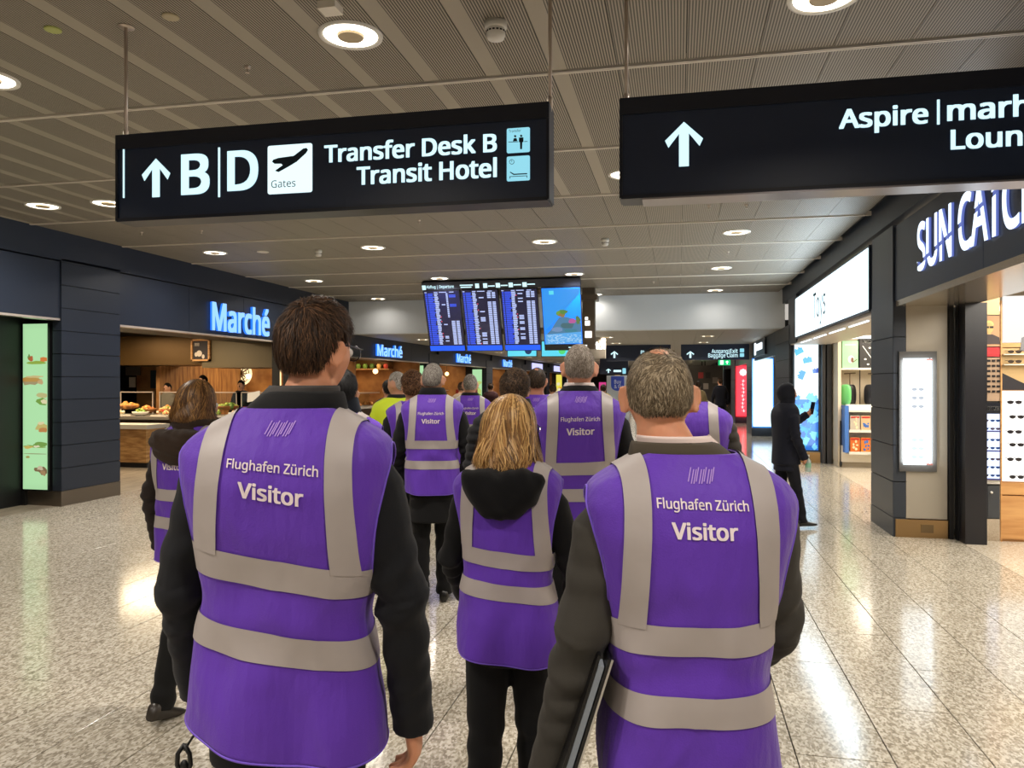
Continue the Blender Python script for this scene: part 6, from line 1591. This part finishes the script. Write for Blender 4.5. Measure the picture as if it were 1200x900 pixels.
p4, k4, ap4, _, _ = person('woman with brown bob and brown quilted hood, behind the tall dark-haired man', 228, 3.85, 1.655, -4, head=(-30, -8, 0), hair=('long', (70, 46, 24), (176, 130, 74), (116, 80, 44), -.105, .012),
       jacket=(36, 28, 24), trousers=(18, 18, 18), near=1, seed=12, skew=.0, hood=((54, 42, 34), 1.46, .150, .100, .080), w=.95, puffy=.12, legs=((-.10, .18), (.2, .1)), textz=(1.40, 1.335), bandz=(1.20, 1.05), shoes=(52, 46, 40))
p5, *_ = person('grey-haired man in purple vest and long black coat, shoes visible, centre-left of the group', 507, 5.75, 1.79, 13, head=(-10, 0, 0), hair=('crop', *GREY), jacket=(12, 12, 14), trousers=(10, 10, 12), near=1, seed=15, coat=.62, collar=((10, 10, 12), 1.54, 1.62, .012), sleeve=1.1, legs=((-.04, .08), (.08, .02)), textz=(1.42, 1.358), bandz=(1.20, 1.05))
p6, *_ = person('tall grey-haired man in purple vest and black suit, beside the departure board', 679, 3.98, 1.845, 9, head=(0, 0, 0), hair=('crop', (104, 92, 80), (196, 186, 176), (146, 134, 122)), jacket=(16, 16, 20), trousers=(14, 14, 18), near=1, seed=18, skew=.05, tskew=.05, collar=((12, 12, 16), 1.54, 1.595, .006), shirt=(214, 200, 196), w=.98, skinc=(212, 150, 122), legs=((.1, .05), (-.1, .0)), textz=(1.42, 1.355), bandz=(1.19, 1.06))
person('shorter grey-haired man in purple vest, farther off left of the curly-haired person', 551, 8.2, 1.735, 14, hair=('crop', *GREY), near=0, seed=21, jacket=(18, 18, 24), trousers=(16, 16, 20), collar=((20, 20, 24), 1.54, 1.6, .01), textz=(1.42, 1.36))
person('person with dark curly hair in black padded jacket without visible vest', 603, 4.9, 1.71, 4, hair=('curly', (24, 18, 14), (110, 84, 58), (54, 40, 30)), near=1, seed=24, vest=False, jacket=(24, 24, 27), trousers=(14, 14, 16), collar=((20, 20, 22), 1.53, 1.63, .025), puffy=.22, sleeve=1.15, w=1.22, coat=.78)
person('balding dark-haired man in purple vest just beyond the curly-haired person', 629, 6.6, 1.775, 6, hair=('balding', (34, 26, 20), (90, 70, 52), (54, 42, 32)), near=0, seed=27, jacket=(20, 20, 24), skinc=(190, 128, 100), w=1.05, vwide=.01)
person('person in navy jacket with purple vest, half hidden by the tall man in front', 400, 4.3, 1.70, 10, hair=('full', (16, 16, 18), (50, 48, 48), (28, 27, 28)), near=1, seed=30, jacket=(22, 27, 38), w=1.08, sleeve=1.1, collar=((22, 27, 38), 1.53, 1.66, .02), hood=None, text=False)
person('grey-haired man in yellow high-visibility jacket facing left, near the food counter', 466, 7.0, 1.745, 35, head=(40, 0, 0), hair=('crop', (120, 114, 106), (206, 200, 192), (166, 158, 148)), near=0, seed=33, vest=False, jacket=(200, 220, 40), collar=((30, 30, 30), 1.53, 1.59, .01), w=1.08, jm=mat('hi_vis_yellow', (205, 226, 40), .7, emit=None))
person('person with brown wavy hair and black jacket with purple vest behind the yellow jacket', 484, 6.3, 1.72, 28, hair=('curly', (50, 32, 20), (130, 92, 60), (86, 58, 38)), near=0, seed=36, jacket=(20, 20, 24), text=False)
person('person in purple vest and dark quilted jacket, head hidden behind the balding man', 806, 4.35, 1.77, 2, headoff=(-.11, .03, 0), head_s=.92, hair=('full', (50, 40, 30), (110, 90, 70), (80, 64, 50)), near=1, seed=39, jacket=(52, 48, 44), puffy=.14, sleeve=1.1, text=False, w=1.02, bandz=(1.22, 1.02))
pw, kw, apw, _, _ = person('woman in black headscarf and dark trouser suit holding up a phone, right side', 921, 8.72, 1.63, -68, head=(-8, 0, 0), hair=('scarf',), vest=False, near=1, seed=42, jacket=(14, 17, 30), trousers=(12, 13, 22), coat=.72, w=.92, dep=1.05, arms=(((-.20, .14, 1.24), (-.12, .34, 1.40)), ((.21, .02, 1.14), (.20, .13, .90))), legs=((-.05, .0), (.22, .02)), shoes=(14, 13, 15), skinc=(196, 140, 112), sleeve=1.05, curl=.8)
person('dark-suited person facing the counter beyond the yellow jacket', 456, 10.5, 1.66, 45, hair=('full', (20, 16, 14), (50, 40, 34), (32, 26, 22)), vest=False, near=0, seed=45, jacket=(12, 12, 14))
person('staff member in black leaning over the buffet behind the brown-haired woman', 239, 18.2, 1.80, 150, hair=('full', (14, 12, 12), (36, 30, 28), (22, 20, 18)), vest=False, near=0, seed=48, jacket=(16, 14, 14), trousers=(16, 14, 14))
person('staff member in grey shirt behind the buffet at the far left', 197, 18.6, 1.62, 170, hair=('full', (16, 14, 12), (50, 40, 34), (30, 24, 20)), vest=False, near=-1, seed=51, jacket=(150, 136, 122))
person('second staff member in dark clothes at the right of the buffet', 283, 18.3, 1.68, 190, hair=('full', (16, 14, 12), (40, 32, 28), (24, 20, 18)), vest=False, near=-1, seed=54, jacket=(20, 19, 22))
for u, D, H, col, lb in ((648, 17, 1.60, (150, 60, 40), 'far passer-by in brick-red top left of the tall grey-haired man'), (541, 16, 1.64, (150, 130, 110), 'far passer-by in beige coat right of the shorter vest man'), (703, 11, 1.50, (40, 36, 34), 'small brown-haired passer-by right of the tall man'),
                         (707, 20, 1.58, (200, 180, 90), 'far passer-by in pale yellow beside the blue banner'), (844, 27, 1.78, (16, 16, 24), 'far tall person in black below the green exit sign'), (668, 24, 1.7, (60, 60, 70), 'far passer-by in grey hidden partly by the tall man'), (818, 22, 1.66, (150, 130, 90), 'far passer-by in tan coat beyond the balding man'), (575, 21, 1.62, (70, 40, 40), 'far seated-area guest in maroon near the third counter')):
    person(lb, u, D, H, 10, hair=('full', (40, 28, 20), (100, 74, 50), (66, 48, 34)), vest=False, near=-1, seed=int(u), jacket=col)

# ---- things they carry
def world(pp, loc_, rz): return Vector(loc_)+Matrix.Rotation(rz, 3, 'Z') @ Vector(pp)
# black folder pressed under the left arm of the balding man
W2 = lambda x, y, z: world((x*k2, y*k2, z*k2), p2.location, p2.rotation_euler.z)
t = thing('folder', 'black leather folder with grey papers under the left arm of the balding man', 'folder', W2(-.25, .05, .84))
def board(mb, c, ax, up, th_, w_, h_, d_):
    mb.add([c+ax*(w_*i/2)+up*(h_*j/2)+th_*(d_*l/2) for i in (-1, 1) for j in (-1, 1) for l in (-1, 1)], [(0, 1, 3, 2), (4, 6, 7, 5), (0, 4, 5, 1), (2, 3, 7, 6), (0, 2, 6, 4), (1, 5, 7, 3)])
c = W2(-.255, .02, .98); q0 = Matrix.Rotation(p2.rotation_euler.z, 3, 'Z'); ax = (q0 @ Vector((.05, 1, 0))).normalized(); upv = (q0 @ Vector((.30, -.0, .95))).normalized(); th_ = ax.cross(upv).normalized()
mb = MB(); board(mb, c, ax, upv, th_, .25, .33, .006); mb.build('front_cover', mat('black_leather', (16, 16, 18), .35), t)
mb = MB(); board(mb, c+th_*.022, ax, upv, th_, .25, .33, .006); mb.build('back_cover', mat('black_leather', (16, 16, 18)), t)
mb = MB(); board(mb, c+th_*.011-upv*.01, ax, upv, th_, .235, .31, .012); mb.build('papers', mat('grey_paper', (150, 158, 168), .6), t)
mb = MB(); board(mb, c+th_*.027-ax*.126, ax, upv, th_, .004, .332, .004); mb.build('silver_edge', mat('silver_edge', (200, 196, 190), .3, .6), t)
# black strap with buckle hanging from the left hand of the tall man
h = Vector(ap1[0][2]); W1 = lambda v: world(v, p1.location, p1.rotation_euler.z)
t = thing('buckle_strap', 'small black strap with open buckle hanging from the tall man\'s left hand', 'strap', W1(h+Vector((0, 0, -.2))))
top = h+Vector((.01, -.01, -.085)); bot = h+Vector((-.022, -.03, -.150))
mb = MB(); mb.tube([W1(top), W1((top+bot)/2+Vector((.003, 0, 0))), W1(bot)], .0028, 6); mb.build('cord', M_black, t, True)
mb = MB(); pts = [(0, .012), (-.012, -.006), (-.013, -.028), (-.004, -.045), (.004, -.045), (.012, -.028), (.010, -.006), (0, .012)]
mb.tube([W1(bot+Vector((a*1.25, 0, b_*1.2))) for a, b_ in pts], .0055, 6); mb.build('buckle', M_black, t, True)
mb = MB(); mb.ball(W1(bot+Vector((0, 0, -.035))), .010, .008, .014); mb.build('buckle_tongue', M_black, t, True)
# phone and bottle of the woman in the headscarf
Ww = lambda v: world(v, pw.location, pw.rotation_euler.z)
e, h = Vector(apw[0][1]), Vector(apw[0][2]); dv = (h-e).normalized(); c = Ww(h+dv*.09+Vector((0, 0, .03)))
t = thing('phone', 'dark phone held up in the hand of the headscarf woman', 'phone', c)
mb = MB(); mb.obox(Matrix.Translation(c) @ Matrix.Rotation(pw.rotation_euler.z, 4, 'Z') @ Matrix.Rotation(-.2, 4, 'X'), .072, .009, .145); mb.build('case', mat('phone_case', (24, 26, 40), .2), t)
mb = MB(); mb.obox(Matrix.Translation(c) @ Matrix.Rotation(pw.rotation_euler.z, 4, 'Z') @ Matrix.Rotation(-.2, 4, 'X') @ Matrix.Translation((0, -.005, 0)), .066, .001, .135); mb.build('screen', mat('phone_screen', (20, 20, 30), .1), t)
e, h = Vector(apw[1][1]), Vector(apw[1][2]); c = Ww(h+(h-e).normalized()*.07+Vector((-.0, .02, -.10)))
t = thing('water_bottle', 'small clear bottle held low by the headscarf woman', 'bottle', c)
MB().lathe([(.001, 0), (.030, 0), (.032, .02), (.032, .12), (.014, .155), (.014, .17)], c, 16).build('bottle_body', mat('clear_plastic', (206, 222, 214), .1, trans=.5), t, True)
MB().lathe([(.016, .168), (.016, .19), (.001, .19)], c, 12).build('cap', M_white, t, True); MB().lathe([(.0325, .05), (.0325, .10)], c, 16, False).build('paper_label', mat('label_green', (120, 170, 140), .5), t, True)
